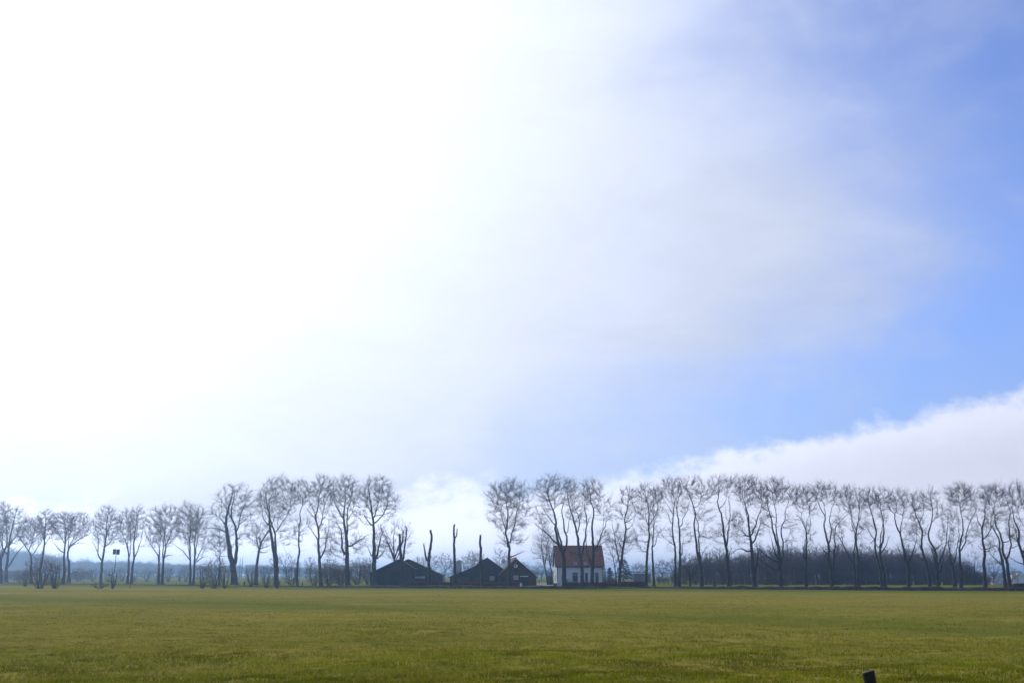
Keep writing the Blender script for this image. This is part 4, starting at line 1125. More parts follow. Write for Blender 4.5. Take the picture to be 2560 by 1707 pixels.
# ------------------------------------------------------------------ hedges, garden shrubs
def leaf_cloud(fn, n, size, g):
    """n small leaf quads at points given by fn(n)"""
    P = fn(n); a = g.standard_normal((n, 3)); a /= np.linalg.norm(a, axis=1)[:, None]
    U, W = frames(a); s = size * (0.6 + 0.8 * g.random(n))[:, None]
    V = np.stack([P - U * s, P + W * s * 0.6, P + U * s, P - W * s * 0.6], 1).reshape(-1, 3)
    b_ = np.arange(n)[:, None] * 4
    return V, np.concatenate([b_ + np.array([[0, 1, 2]]), b_ + np.array([[0, 2, 3]])])


def hedge(px0, px1, py, top, label, mat='beech_leaf', thick=0.9, n=4200, size=0.09, seed=1, name='hedge', twigmat='twig_brown', cat='hedge'):
    g = np.random.default_rng(seed)
    a, b_ = ground(px0, py), ground(px1, py)
    Y = (a[1] + b_[1]) / 2; H = at(px0, top, Y)[2]
    base = (a + b_) / 2; base[2] = 0
    t = thing(name, label, cat, base); X = (b_[0] - a[0]) / 2
    core = MB(); k = max(3, int(X * 2 / 0.8))
    for i in range(k):
        x0_, x1_ = -X + 0.1 + (2 * X - 0.2) * i / k, -X + 0.1 + (2 * X - 0.2) * (i + 1) / k
        hh = H * (0.86 + 0.1 * vnoise(np.array([x0_ * 0.7]), np.array([seed * 3.3]), 5)[0])
        core.prism([(x0_, 0.12, -0.05), (x1_, 0.12, -0.05), (x1_, 0.2, hh), (x0_, 0.2, hh)], (0, thick - 0.3, 0))
    core.build('core', M['leaf_litter'], t)
    def fn(m):
        x = g.uniform(-X, X, m); top_ = H * (0.96 + 0.12 * vnoise(x * 0.9, np.full(m, seed * 1.7), 6))
        side = g.random(m)
        z = np.where(side < 0.3, top_ + g.normal(0, 0.03, m), top_ * g.random(m) ** 0.85)
        y = np.where(side < 0.3, g.uniform(0.05, thick - 0.05, m), np.where(side < 0.85, 0.06 + np.abs(g.normal(0, 0.06, m)), thick - 0.05 - np.abs(g.normal(0, 0.05, m))))
        return np.stack([x, y, np.maximum(z, 0.02)], 1)
    V, T = leaf_cloud(fn, n, size, g)
    obj('foliage', mesh_from('foliage', V, T, mat=M[mat]), t)
    m = int(n / 12); P0 = fn(m); P0[:, 2] = np.maximum(P0[:, 2], H * 0.8)
    V, T = spikes_np(P0, P0 + g.normal(0, 0.08, (m, 3)) + np.array([0, 0, 0.16]), np.full(m, 0.008))
    tag(obj('shoots', mesh_from('shoots', V, T, mat=M[twigmat]), t), kind='stuff')
    return t


hedge(1014, 1299, 1465.2, 1455.0, 'long reddish brown clipped beech hedge in front of the barns', seed=3, n=7000)
hedge(1412, 1552, 1465.6, 1455.4, 'reddish brown beech hedge in front of the white house', seed=4, n=4200)
hedge(1553, 1612, 1465.8, 1453.6, 'red brown beech hedge stretch right of the white house', seed=5, n=2600)
hedge(1503, 1543, 1459.0, 1448.6, 'dark evergreen low hedge at the right corner of the white house', mat='laurel_leaf', seed=6, n=1500, twigmat='twig')
hedge(1368, 1374.6, 1461.0, 1438.4, 'light green conifer hedge block left of the white house', mat='lime_leaf', seed=7, n=1300, thick=1.6, name='conifer_hedge', twigmat='twig')
hedge(1374.4, 1382.0, 1460.6, 1439.6, 'dark green conifer hedge block touching the white house gable', mat='laurel_leaf', seed=8, n=1500, thick=1.6, name='conifer_hedge', twigmat='twig')
hedge(2533, 2640, 1468.5, 1458.5, 'low dark red hedge at the far right edge', seed=9, n=2600)


def shrub(px, py, wpx, top, label, mat='laurel_leaf', n=1500, seed=1, name='evergreen_shrub', size=0.08):
    g = np.random.default_rng(seed); base = ground(px, py); base[2] = 0; Y = base[1]; m_ = Y / (F * cP)
    rx = wpx * m_ / 2; H = at(px, top, Y)[2]
    t = thing(name, label, 'shrub', base)
    def fn(k):
        v = g.standard_normal((k, 3)); v /= np.linalg.norm(v, axis=1)[:, None]
        rr = (0.75 + 0.25 * g.random(k)) * (1 + 0.25 * vnoise(v[:, 0] * 3 + seed, v[:, 2] * 3, 3))
        return np.stack([v[:, 0] * rx * rr, v[:, 1] * rx * rr, H / 2 + v[:, 2] * H / 2 * rr], 1)
    V, T = leaf_cloud(fn, n, size, g)
    obj('foliage', mesh_from('foliage', V, T, mat=M[mat]), t)
    V, T = spikes_np(np.zeros((14, 3)), fn(14) * 0.8, np.full(14, 0.03)); obj('stems', mesh_from('stems', V, T, mat=M['bark']), t)
    return t


shrub(1468.5, 1461.5, 6.6, 1442.5, 'dark rounded evergreen shrub beside the house door', seed=11, n=900)
shrub(1388, 1463.5, 9, 1456.5, 'low reddish shrub at the foot of the house gable', mat='beech_leaf', seed=12, n=500, name='low_shrub')
shrub(1509, 1459.8, 13, 1415.0, 'tall dark climbing evergreen at the right end of the house', seed=13, n=2600, size=0.07)


def cypress_tree(px, py, wpx, top, label, seed, Y):
    """layered evergreen: trunk, whorls of drooping boughs"""
    g = np.random.default_rng(seed); base = at(px, py, Y); base[2] = 0; m_ = Y / (F * cP)
    H = at(px, top, Y)[2]; rx = wpx * m_ / 2
    t = thing('evergreen_tree', label, 'tree', base)
    V, T = tube_np(np.stack([np.zeros(9), np.zeros(9), np.linspace(-0.1, H * 0.97, 9)], 1), np.linspace(0.2, 0.03, 9), 8, g)
    obj('trunk', mesh_from('trunk', V, T, mat=M['bark'], smooth=True), t)
    parts = []
    for k in range(46):
        z = H * (0.16 + 0.82 * (k / 46)); L_ = rx * (1.05 - 0.75 * (k / 46) ** 1.3) * g.uniform(0.6, 1.15); q = g.uniform(0, 6.28)
        n = int(70 * L_) + 12; u = g.random(n) ** 0.7
        P = np.stack([np.cos(q) * u * L_, np.sin(q) * u * L_, z - 0.22 * L_ * u ** 2 + 0.1], 1) + g.normal(0, 0.13, (n, 3)) * np.array([1, 1, 0.5])
        parts.append(leaf_cloud(lambda m, P=P: P, n, 0.13, g))
    V, T = merge(parts); obj('crown', mesh_from('crown', V, T, mat=M['conifer_leaf']), t)


cypress_tree(1560, 1455, 46, 1397, 'layered dark evergreen tree in the garden right of the white house', 21, 325)
cypress_tree(1525, 1455, 24, 1418, 'small dim evergreen tree just right of the white house', 22, 335)

# gateposts, driveway, pole
for k, (px, lab) in enumerate([(1302.6, 'white gatepost at the end of the barn hedge'), (1397, 'pale gatepost at the corner of the house hedge')]):
    b_ = ground(px, 1465.6); b_[2] = 0
    gp = thing('gatepost', lab, 'post', b_, group='gateposts of the farm drive')
    MB().box((-0.2, -0.2, -0.1), (0.2, 0.2, 0.62)).build('shaft', M['white_paint'] if k == 0 else M['steel'], gp, bevel=0.015)
    MB().box((-0.24, -0.24, 0.623), (0.24, 0.24, 0.70)).build('cap', M['white_wall'] if k == 0 else M['steel'], gp, bevel=0.015)
pa = [ground(1305, 1466), ground(1394, 1466), ground(1386, 1456), ground(1346, 1456)]
MB().poly([(p[0], p[1], 0.012) for p in pa]).build('driveway', M['gravel'])
tag(bpy.data.objects['driveway'], 'pale gravel farm drive', kind='structure')
b_ = ground(1516, 1464); b_[2] = 0
lp = thing('lamp_post', 'thin grey pole right of the white house', 'pole', b_)
zt = at(1516, 1403, b_[1])[2]
MB().tube([(0, 0, -0.1), (0, 0, zt)], [0.055, 0.03], 8).build('mast', M['steel'], lp)
MB().tube([(0, 0, zt - 0.02), (-0.35, 0, zt + 0.08)], 0.03, 6).build('lamp_arm', M['steel'], lp)

# ------------------------------------------------------------------ pole with two panels, field posts
b_ = ground(281, 1470.0); b_[2] = 0; Y = b_[1]
sp = thing('sign_pole', 'thin leaning pole carrying two dark rectangular panels side by side', 'sign', b_)
tp = at(289.6, 1388.5, Y) - b_; tp[1] = 0.1
MB().tube([(0, 0, -0.2), tp * 0.5 + np.array([0.03, 0, 0]), tp], [0.075, 0.06, 0.05], 8).build('pole', M['wood_dark'], sp)
pt = at(290.2, 1373, Y) - b_; pt[1] = 0.12
MB().tube([tp, pt], 0.035, 8).build('bracket', M['white_paint'], sp)
MB().box((tp[0] - 0.12, tp[1] - 0.05, tp[2] - 0.04), (tp[0] + 0.12, tp[1] + 0.05, tp[2] + 0.02)).build('collar', M['panel_dark'], sp)
for (xa, ya, xb, yb) in ((282.6, 1372, 288.9, 1385.2), (291.4, 1372.5, 298.4, 1385.8)):
    a, c = at(xa, ya, Y) - b_, at(xb, yb, Y) - b_
    pn = MB().box((a[0], 0.02, c[2]), (c[0], 0.06, a[2])).build('panel', M['panel_dark'], sp, bevel=0.03)
    MB().box((a[0] + 0.1, -0.02, (a[2] + c[2]) / 2 - 0.03), (c[0] - 0.1, 0.017, (a[2] + c[2]) / 2 + 0.03)).build('batten', M['grey_trim'], pn)


def post(px, py, top, wpx, label, lean=0.0):
    b = ground(px, py); b[2] = 0; m_ = b[1] / (F * cP); H = at(px, top, b[1])[2]
    g = np.random.default_rng(int(px)); P = np.stack([np.linspace(0, lean, 6), np.zeros(6), np.linspace(-0.2, H, 6)], 1)
    V, T = tube_np(P, np.full(6, wpx * m_ / 2), 9, g, 0.06)
    t = obj('fence_post', mesh_from('fence_post', V, T, mat=M['wood_dark'], smooth=False), loc=b)
    return tag(t, label, 'fence post', 'weathered posts along the field edge')


post(34.7, 1456, 1446, 0.9, 'thin post between the two leftmost trees')
post(208, 1460.5, 1452.5, 1.0, 'thin post left of the slender forked tree')
post(610.5, 1464.6, 1452.8, 3.0, 'stout post right of the largest tree')
post(755.8, 1464, 1455, 2.2, 'short post right of the slim curving tree')
post(669, 1465.5, 1454, 2.0, 'post among twigs left of the twin stemmed tree')
post(440, 1464.2, 1457, 1.0, 'thin post left of the upright fan limbed tree')
post(325, 1469.5, 1462.5, 1.1, 'thin lone stake in front of the close pair by the panel pole')
post(1348, 1457.5, 1448, 1.4, 'dark post in the gap between red barn and conifer hedge')

# round wooden post close to the camera
b_ = at(2237, 1913, 12.0); b_[2] = 0
rngp = np.random.default_rng(77)
tp = at(2172, 1678.5, 12.0) - b_
seg, rings = 28, 14
V = []; rad_ = 26.4 * 12.0 / (F * cP) / 2
for i in range(rings):
    f_ = i / (rings - 1); c = np.array([tp[0] * f_, 0.02 * f_, -0.3 + (tp[2] + 0.3) * f_])
    for s_ in range(seg):
        q = 2 * math.pi * s_ / seg; r_ = rad_ * (1 + 0.035 * math.sin(q * 5 + 1) + 0.02 * rngp.standard_normal()) * (1.06 - 0.06 * f_)
        V.append((c[0] + r_ * math.cos(q), c[1] + r_ * math.sin(q), c[2] + (0.26 * r_ * math.cos(q) - 0.10 * r_ * math.sin(q)) * f_ ** 6))
Fq = [(i * seg + s_, i * seg + (s_ + 1) % seg, (i + 1) * seg + (s_ + 1) % seg, (i + 1) * seg + s_) for i in range(rings - 1) for s_ in range(seg)]
pm = bpy.data.meshes.new('shaft'); pm.from_pydata(V, [], Fq); pm.materials.append(M['wood_dark'])
pt_ = thing('wooden_post', 'dark round wooden post at the bottom edge, close to the camera', 'fence post', b_)
obj('shaft', pm, pt_)
topv = V[-seg:]; cc = np.mean(topv, axis=0)
m2 = MB()
inner = [tuple(cc + (np.array(v) - cc) * 0.9 + np.array([0, 0, 0.006])) for v in topv]
for s_ in range(seg):
    m2.poly([topv[s_], topv[(s_ + 1) % seg], inner[(s_ + 1) % seg], inner[s_]])
m2.poly(inner)
m2.build('cut_top', M['cut_wood'], pt_)

# ------------------------------------------------------------------ bushes
def bush(px, py, wpx, top, label, twig='twig_brown', name='bare_bush', nst=22, seed=1, Y=None, dens=1.0, group=None, spread=1.0, flat=0.9, cat='bush', thick=1.25, tw=9.0, fill=0.55):
    """leafless bush: many stems from one stool, twigs filling its outline"""
    g = np.random.default_rng(300 + seed)
    base = at(px, py, Y) if Y else ground(px, py)
    Y = base[1]; base[2] = 0; m_ = Y / (F * cP); H = at(px, top, Y)[2]; rx = wpx * m_ / 2
    stems = []
    for k in range(nst):
        q = g.uniform(0, 6.28); rr = g.uniform(0.25, 1.0) * rx * 0.75 * spread; h = H * g.uniform(0.55, 0.9)
        b0 = base + np.array([math.cos(q) * 0.2 * rx * g.random(), math.sin(q) * 0.15 * rx, -0.05])
        tip = base + np.array([math.cos(q) * rr, math.sin(q) * rr * flat, h])
        mid = b0 * 0.5 + tip * 0.5 + np.array([math.cos(q) * rr * 0.12, 0, h * 0.05]) + g.normal(0, 0.12, 3)
        stems.append(np.array([b0, mid, tip]))
    cr = [(base + np.array([0, 0, H * fill]), (rx * 0.95, rx * flat, H * (1 - fill) * 0.92), 1.0), (base + np.array([0, 0, H * 0.32]), (rx * 0.8, rx * 0.7, H * 0.28), 0.8)]
    tubes = []; A = []; RA = []; TA = []
    for P in stems:
        Q = resample(P, 0.35); r = np.linspace(0.05, 0.018, len(Q)) * (0.7 + 0.6 * g.random()); tubes.append(tube_np(Q, r, 5, g)); A.append(Q); RA.append(r); TA.append(unit(np.gradient(Q, axis=0)))
    T0 = merge(tubes); A = np.concatenate(A); RA = np.concatenate(RA); TA = np.concatenate(TA)
    C0 = merge(fill_crown(A, TA, RA, cr, g, dens * 1.6, 330, thick, tw, 4, 0.3, min(0.9, 0.12 + 0.17 * H)))
    t = thing(name, label, cat, base, group=group)
    obj('stems', mesh_from('stems', T0[0] - base, T0[1], mat=M['bark_left'], smooth=True), t)
    obj('crown', mesh_from('crown', C0[0] - base, C0[1], mat=M[twig]), t)
    return t


bush(99, 1470, 86, 1388, 'tall tangled bush round two trunks on the left', seed=1, nst=22, dens=0.8)
bush(138, 1470, 62, 1402, 'tangled bush right of the tall one, left of the two close trunks', seed=2, nst=19)
bush(62, 1465, 46, 1424, 'low reddish bush at the left foot of the tangled bush', seed=3, nst=14)
bush(250, 1470, 50, 1453, 'low dark bramble patch left of the pole with two panels', seed=4, nst=19, spread=1.3, twig='twig', name='bramble')
bush(281, 1470.5, 34, 1420, 'thin bush round the foot of the pole with two panels', seed=5, nst=11, twig='twig', dens=0.6)
bush(505, 1470, 46, 1408, 'left end of the olive brown bushes under the young tree', seed=6, twig='twig_brown', nst=12)
bush(535, 1470, 70, 1392, 'tallest olive brown bush with yellowish top under the young tree', seed=7, twig='twig_olive', nst=19)
bush(561, 1469.5, 34, 1412, 'right end of the olive brown bushes beside the thick trunk', seed=8, twig='twig_olive', nst=11)
bush(629, 1466, 44, 1413, 'grey bush left of the short leaning tree', seed=9, nst=14)
bush(666, 1468, 44, 1410, 'brown bush between the leaning tree and the twin stems', seed=10, nst=14)
bush(727, 1466, 50, 1413, 'spreading bush left of the slim curving tree', seed=11, nst=14, twig='twig', spread=1.2)
bush(692, 1469, 26, 1446, 'ring of twigs round the foot of the twin stemmed tree', seed=12, nst=12, twig='twig', name='low_bush')
bush(786, 1463.5, 62, 1408, 'olive yellow bush leaning out left of the first tall tree', seed=13, twig='twig_olive', nst=17)
bush(823, 1463, 58, 1404, 'dense brown bush just right of the first tall tree', seed=14, nst=19, dens=2.2, thick=1.75)
bush(851, 1462.5, 52, 1410, 'dense brown bush left of the thickest tall trunk', seed=15, nst=19, dens=2.2, thick=1.75)
bush(893, 1460.5, 54, 1404, 'reddish brown thicket between thickest trunk and black barn', seed=16, nst=19, dens=2.2, thick=1.75)
bush(918, 1460.2, 32, 1402, 'reddish brown bush touching the left wall of the black barn', seed=17, nst=16, dens=2.2, thick=1.75)
bush(1416, 1462.5, 34, 1444, 'low spreading garden bush in front of the house wall', seed=18, nst=12, twig='twig', name='garden_bush')
bush(1690, 1466.5, 26, 1436, 'pinkish bush at the foot of the close pair of slim trees', seed=19, nst=14)
bush(1786, 1470, 20, 1440, 'faint twiggy shrub left of the tree with wide open fork', seed=20, nst=9, dens=0.5)
bush(1964, 1463.5, 42, 1436, 'reddish bush before the dark wood right of the two low limbs', seed=21, nst=16)

# far hedgerow bushes in the haze on the left
HB = ['hazy bush behind the leftmost trunks at the picture edge', 'hazy bush behind the left side of the tangled bush', 'hazy bush right of the two close trunks behind the tangled bush', 'hazy bush just left of the slender forked tree',
      'hazy bush between the slender forked tree and the panel pole', 'hazy bush between the panel pole and the close pair of trunks', 'hazy bush just right of the close pair of trunks', 'hazy bush midway between the close pair and the vase shaped pair',
      'hazy bush directly behind the vase shaped pair of trees', 'hazy bush just right of the vase shaped pair of trees', 'hazy bush behind the upright fan limbed tree', 'tiny hazy bush right of the largest tree', 'lower hazy bush left of the upright fan limbed tree']
for k, (px, wp, tp) in enumerate([(12, 34, 1424), (48, 40, 1420), (196, 44, 1417), (232, 40, 1417), (268, 34, 1420), (303, 36, 1416), (335, 30, 1422), (366, 34, 1418), (392, 30, 1420), (420, 34, 1414), (462, 34, 1412), (592, 24, 1436), (448, 24, 1426)]):
    bush(px, 1452.5, wp, tp, HB[k], seed=40 + k, Y=350 + 8 * (k % 3), nst=14, group='far hedgerow bushes', name='hedgerow_bush', thick=2.6, dens=0.6, tw=4.5)

# ------------------------------------------------------------------ trees behind
VIEW['W'] = (0, 0, 1.0)


def back_tree(px, py, top, wpx, Y, label, w=5.0, seed=0, lean=0.0, stems=3, low=0.45, twig='twig', group=None, **kw):
    """bare tree further off, rounded crown, limbs fanning from low on the trunk"""
    g = np.random.default_rng(700 + seed)
    H = py - top; fork = py - H * low * g.uniform(0.7, 1.0)
    st = [f'{px},{py} {px + lean * .3},{(py + fork) / 2} {px + lean * .6},{fork} {px + lean + g.normal(0, wpx * .05)},{fork - (fork - top) * .5} {px + lean},{top + H * .08}']
    for k in range(stems):
        a = (-1) ** k * g.uniform(0.2, 0.42) * wpx; y0_ = fork + g.uniform(-0.12, 0.1) * H
        st.append(f'{px + lean * .6},{y0_} {px + lean * .6 + a * .45},{y0_ - (y0_ - top) * .35} {px + lean + a},{y0_ - (y0_ - top) * g.uniform(.65, .9)}')
    cy_ = (fork + top) / 2 - H * 0.02
    o = dict(trunk_seg=7, epi=40, dens=0.6, nmax=80, thick=1.35, tw=5.0)
    o.update(kw)
    return tree('W', w, st, [(px + lean, cy_, wpx / 2, (fork - top) / 2 * 1.02, 1.0)], label, Y=Y, group=group, twig=twig, **o)


back_tree(986, 1452, 1303, 92, 248, 'large bare tree behind the black barn, fanning from its roof', w=7, seed=1, stems=10, low=0.38, dens=1.3, nmax=190, tw=7.0, thick=0.95, upt=0.5)
back_tree(1369, 1440, 1326, 46, 238, 'upright bare yard tree left of the white house, left stem', w=4, seed=2, lean=-14, stems=7, low=0.3, upt=0.5, dens=1.6, nmax=170, thick=1.1)
back_tree(1381, 1440, 1322, 44, 240, 'upright bare yard tree left of the white house, right stem', w=4.5, seed=3, lean=-10, stems=7, low=0.3, upt=0.5, dens=1.6, nmax=170, thick=1.1)
back_tree(1541, 1447, 1352, 56, 262, 'small bare garden tree behind the two stemmed tree', w=4, seed=4, lean=-8, stems=5)
back_tree(1725, 1461, 1388, 62, 209, 'round bare tree standing alone before the left of the dark wood', w=5.5, seed=5, stems=7, low=0.25)
BK = 'hazy bare trees behind the farm'
HF = ['hazy tree behind the right slope of the dark grey barn', 'hazy tree behind the V forked lopped tree', 'hazy tree in the gap between grey barn and silo', 'hazy tree just left of the silo', 'hazy tree just right of the silo',
      'wide hazy tree left of the single stemmed lopped tree', 'tall hazy tree behind the left slope of the black gabled barn', 'tallest hazy tree between the black gable and the red barn', 'hazy tree behind the ridge of the red brick barn',
      'hazy tree over the right slope of the red brick barn', 'hazy tree just right of the red brick barn', 'hazy tree in the gap above the farm drive', 'small hazy tree behind the conifer hedge blocks']
HT = ['hazy tree directly behind the twin stemmed tall tree', 'rounded hazy tree between twin stemmed and slim curving trees', 'hazy tree just right of the slim curving tree', 'hazy tree behind the olive yellow bush',
      'tall hazy tree behind the dense brown bush', 'hazy tree right of the thickest tall trunk', 'hazy tree above the reddish brown thicket', 'hazy tree right behind the third tall trunk']
HS = ['hazy tree above the left half of the grey shed', 'hazy tree above the right half of the grey shed', 'hazy tree right of the slimmer hedge end tree', 'hazy tree at the left border of the dark wood']
for k, (px, tp, wp) in enumerate([(1046, 1396, 34), (1078, 1390, 34), (1112, 1386, 36), (1135, 1398, 26), (1164, 1394, 30), (1196, 1385, 36), (1182, 1380, 30), (1250, 1376, 36), (1268, 1394, 28), (1308, 1408, 30), (1336, 1416, 28), (1354, 1414, 26), (1372, 1420, 24)]):
    back_tree(px, 1449, tp, wp, 330 + 14 * (k % 4), HF[k], w=2.6, seed=20 + k, stems=4, low=0.4, group=BK, name='hazy_tree', dens=1.0, thick=1.9, nmax=75, tw=6.0)
for k, (px, tp, wp) in enumerate([(688, 1388, 30), (716, 1386, 36), (738, 1400, 26), (775, 1396, 30), (824, 1390, 34), (872, 1400, 30), (898, 1396, 30), (925, 1394, 30)]):
    back_tree(px, 1449, tp, wp, 400 + 12 * (k % 3), HT[k], w=2.4, seed=40 + k, stems=4, low=0.4, group='hazy bare trees behind the bushes', name='hazy_tree', dens=1.0, thick=1.9, nmax=75, tw=6.0)
for k, (px, tp, wp) in enumerate([(1596, 1410, 34), (1625, 1414, 30), (1655, 1404, 34), (1682, 1400, 36)]):
    back_tree(px, 1452, tp, wp, 320 + 9 * k, HS[k], w=2.6, seed=60 + k, stems=4, low=0.4, group='hazy bare trees behind the shed', name='hazy_tree', dens=1.0, thick=1.9, nmax=75, tw=6.0)
back_tree(2436, 1466, 1380, 46, 250, 'slender pale birch like tree at the right end of the dark wood', w=3, seed=70, stems=6, low=0.25, dens=0.5, twig='twig_brown')
back_tree(2484, 1462, 1400, 40, 330, 'rounded hazy tree over the white edged gables', w=3, seed=71, stems=5, low=0.3, thick=1.8)
back_tree(2530, 1460, 1422, 40, 420, 'low hazy tree left of the yellow houses', w=3, seed=72, stems=5, low=0.3, thick=2.2, dens=0.5)


def poplar(px, top, wpx, Y, label, seed):
    g = np.random.default_rng(seed); base = at(px, 1440, Y); base[2] = 0; m_ = Y / (F * cP); H = at(px, top, Y)[2]; rx = wpx * m_ / 2
    t = thing('poplar_tree', label, 'tree', base, group='far poplars')
    V, T = tube_np(np.stack([np.zeros(8), np.zeros(8), np.linspace(-0.1, H * 0.95, 8)], 1), np.linspace(0.4, 0.05, 8), 6, g)
    obj('trunk', mesh_from('trunk', V, T, mat=M['bark']), t)
    n = 900; z = H * (0.12 + 0.86 * g.random(n)); q = g.uniform(0, 6.28, n); rr = rx * np.clip(1.15 - z / H, 0.12, 0.8) * g.random(n) ** 0.6
    p0 = np.stack([np.cos(q) * rr * 0.3, np.sin(q) * rr * 0.3, z], 1); p1 = p0 + np.stack([np.cos(q) * rr, np.sin(q) * rr, np.full(n, H * 0.09)], 1)
    V, T = spikes_np(p0, p1, np.full(n, 0.05)); obj('crown', mesh_from('crown', V, T, mat=M['twig']), t)


poplar(573, 1397, 5, 760, 'faint narrow poplar just left of the thick twin trunk', 1)
poplar(598, 1396, 4, 760, 'faint narrow poplar right of the thick trunk, first of two', 2)
poplar(604, 1394, 4.5, 765, 'faint narrow poplar right of the thick trunk, second of two', 3)


# ------------------------------------------------------------------ woods that read as one mass (instanced trees)
PROTO = bpy.data.collections.new('wood_trees')


def proto_tree(k, H, rx, nst, dense, twig_r, mat):
    g = np.random.default_rng(900 + k)
    trunk_end = np.array([g.normal(0, 0.2), g.normal(0, 0.2), H * 0.93])
    st = [np.array([[0, 0, -0.2], [g.normal(0, .15), g.normal(0, .15), H * 0.4], trunk_end])]
    for j in range(nst):
        q = g.uniform(0, 6.28); z0 = H * g.uniform(0.18, 0.6); rr = rx * g.uniform(0.45, 0.9)
        st.append(np.array([[0, 0, z0], [math.cos(q) * rr * 0.55, math.sin(q) * rr * 0.55, z0 + (H - z0) * 0.4], [math.cos(q) * rr, math.sin(q) * rr, z0 + (H - z0) * g.uniform(0.7, 0.92)]]))
    tr, cw = grow_tree(st, [0.16 + H * 0.008] + [0] * nst, [(np.array([0, 0, H * 0.62]), (rx, rx, H * 0.38), 1.0)], g, np.zeros(3), dens=dense, trunk_seg=6, epi=60, upt=0.7, thick=1.6, tw=5.0)
    V, T = merge([tr, cw]); me = mesh_from('wood_tree', V, T, mat=mat); o = bpy.data.objects.new('wood_tree', me); PROTO.objects.link(o)
    return o


for k in range(6): proto_tree(k, 8.0 + 0.5 * (k % 3), 1.7 + 0.25 * (k % 2), 6, 0.55, 0.018, M['twig_wood'])


def instancer(name, pts, scl, label, cat, seed=0, coll=PROTO):
    g = np.random.default_rng(seed)
    me = bpy.data.meshes.new(name); me.from_pydata([tuple(p) for p in pts], [], [])
    n = len(pts)
    rot = np.zeros((n, 3), np.float32); rot[:, 2] = g.uniform(0, 6.28, n); rot[:, :2] = g.normal(0, 0.05, (n, 2))
    me.attributes.new('rot', 'FLOAT_VECTOR', 'POINT').data.foreach_set('vector', rot.ravel())
    me.attributes.new('scl', 'FLOAT_VECTOR', 'POINT').data.foreach_set('vector', np.asarray(scl, np.float32).ravel())
    me.attributes.new('pick', 'INT', 'POINT').data.foreach_set('value', g.integers(0, len(coll.objects), n).astype(np.int32))
    o = obj(name, me)
    ng = bpy.data.node_groups.new(name, 'GeometryNodeTree')
    ng.interface.new_socket('Geometry', in_out='INPUT', socket_type='NodeSocketGeometry'); ng.interface.new_socket('Geometry', in_out='OUTPUT', socket_type='NodeSocketGeometry')
    N = ng.nodes; gi = N.new('NodeGroupInput'); go = N.new('NodeGroupOutput'); ip = N.new('GeometryNodeInstanceOnPoints'); ci = N.new('GeometryNodeCollectionInfo')
    ci.inputs['Collection'].default_value = coll; ci.inputs['Separate Children'].default_value = True; ci.inputs['Reset Children'].default_value = True
    def attr(nm, ty):
        a = N.new('GeometryNodeInputNamedAttribute'); a.data_type = ty; a.inputs['Name'].default_value = nm; return a.outputs['Attribute']
    ng.links.new(gi.outputs[0], ip.inputs['Points']); ng.links.new(ci.outputs[0], ip.inputs['Instance']); ip.inputs['Pick Instance'].default_value = True
    ng.links.new(attr('pick', 'INT'), ip.inputs['Instance Index']); ng.links.new(attr('rot', 'FLOAT_VECTOR'), ip.inputs['Rotation']); ng.links.new(attr('scl', 'FLOAT_VECTOR'), ip.inputs['Scale'])
    ng.links.new(ip.outputs[0], go.inputs[0])
    md = o.modifiers.new('scatter', 'NODES'); md.node_group = ng
    return tag(o, label, cat, kind='stuff')


def wood(name, prof, Y0, Y1, n, label, seed, hproto=8.4, wide=1.0, jit=0.12):
    """prof: (px, top) outline of the wood's crest"""
    g = np.random.default_rng(seed); pts, scl = [], []
    xs = [p[0] for p in prof]
    for _ in range(n):
        px = g.uniform(xs[0], xs[-1]); Y = Y0 + (Y1 - Y0) * g.random() ** 1.2
        rag = 20.0 * float(vnoise(np.array([px / 34.0]), np.array([seed * 5.1]), 61)[0]) * (1 if Y0 < 400 else 0.3)
        H = at(px, np.interp(px, xs, [p[1] for p in prof]) + rag, Y0)[2] * (1 + g.normal(0, jit) * 0.6 - abs(g.normal(0, jit)))
        p = at(px, 1450, Y); z = float(ground_h(np.array([p[0]]), np.array([p[1]]))[0]); H -= z
        if H < 0.8: continue
        pts.append((p[0], p[1], z)); s = H / hproto; scl.append((s * wide * g.uniform(0.85, 1.2),) * 2 + (s,))
    return instancer(name, pts, scl, label, 'wood', seed)


wood('wood', [(1640, 1436), (1675, 1424), (1700, 1406), (1716, 1396), (1745, 1385), (1800, 1384), (1850, 1380), (1900, 1372), (1960, 1368), (2060, 1364), (2150, 1366), (2250, 1368), (2330, 1374), (2385, 1384), (2405, 1398), (2430, 1414), (2455, 1430), (2480, 1440)], 244, 300, 440, 'dark leafless wood behind the right part of the tree row', 1, wide=1.1, jit=0.2)
wood('undergrowth', [(1690, 1446), (1760, 1438), (2100, 1432), (2400, 1434), (2440, 1434), (2476, 1442)], 242, 280, 360, 'dark undergrowth along the foot of the wood', 2, wide=2.2, jit=0.2)
wood('far_wood', [(-260, 1378), (-60, 1374), (20, 1372), (60, 1372), (75, 1384), (100, 1380), (125, 1384), (140, 1386), (170, 1399), (205, 1400), (260, 1402), (330, 1401), (420, 1406), (480, 1408), (560, 1412), (640, 1412), (760, 1416), (900, 1424)], 1050, 1200, 900, 'pale blue line of distant woods on the left', 3, wide=1.5, jit=0.07)
wood('distant_wood', [(900, 1424), (1100, 1426), (1350, 1424), (1450, 1426), (1600, 1428), (1750, 1430)], 1000, 1150, 420, 'pale distant tree line behind the farm', 4, wide=1.8, jit=0.1)
wood('distant_wood', [(2380, 1432), (2450, 1430), (2520, 1432), (2560, 1434), (2800, 1430)], 1000, 1150, 240, 'pale distant tree line at the right edge', 5, wide=1.8, jit=0.1)


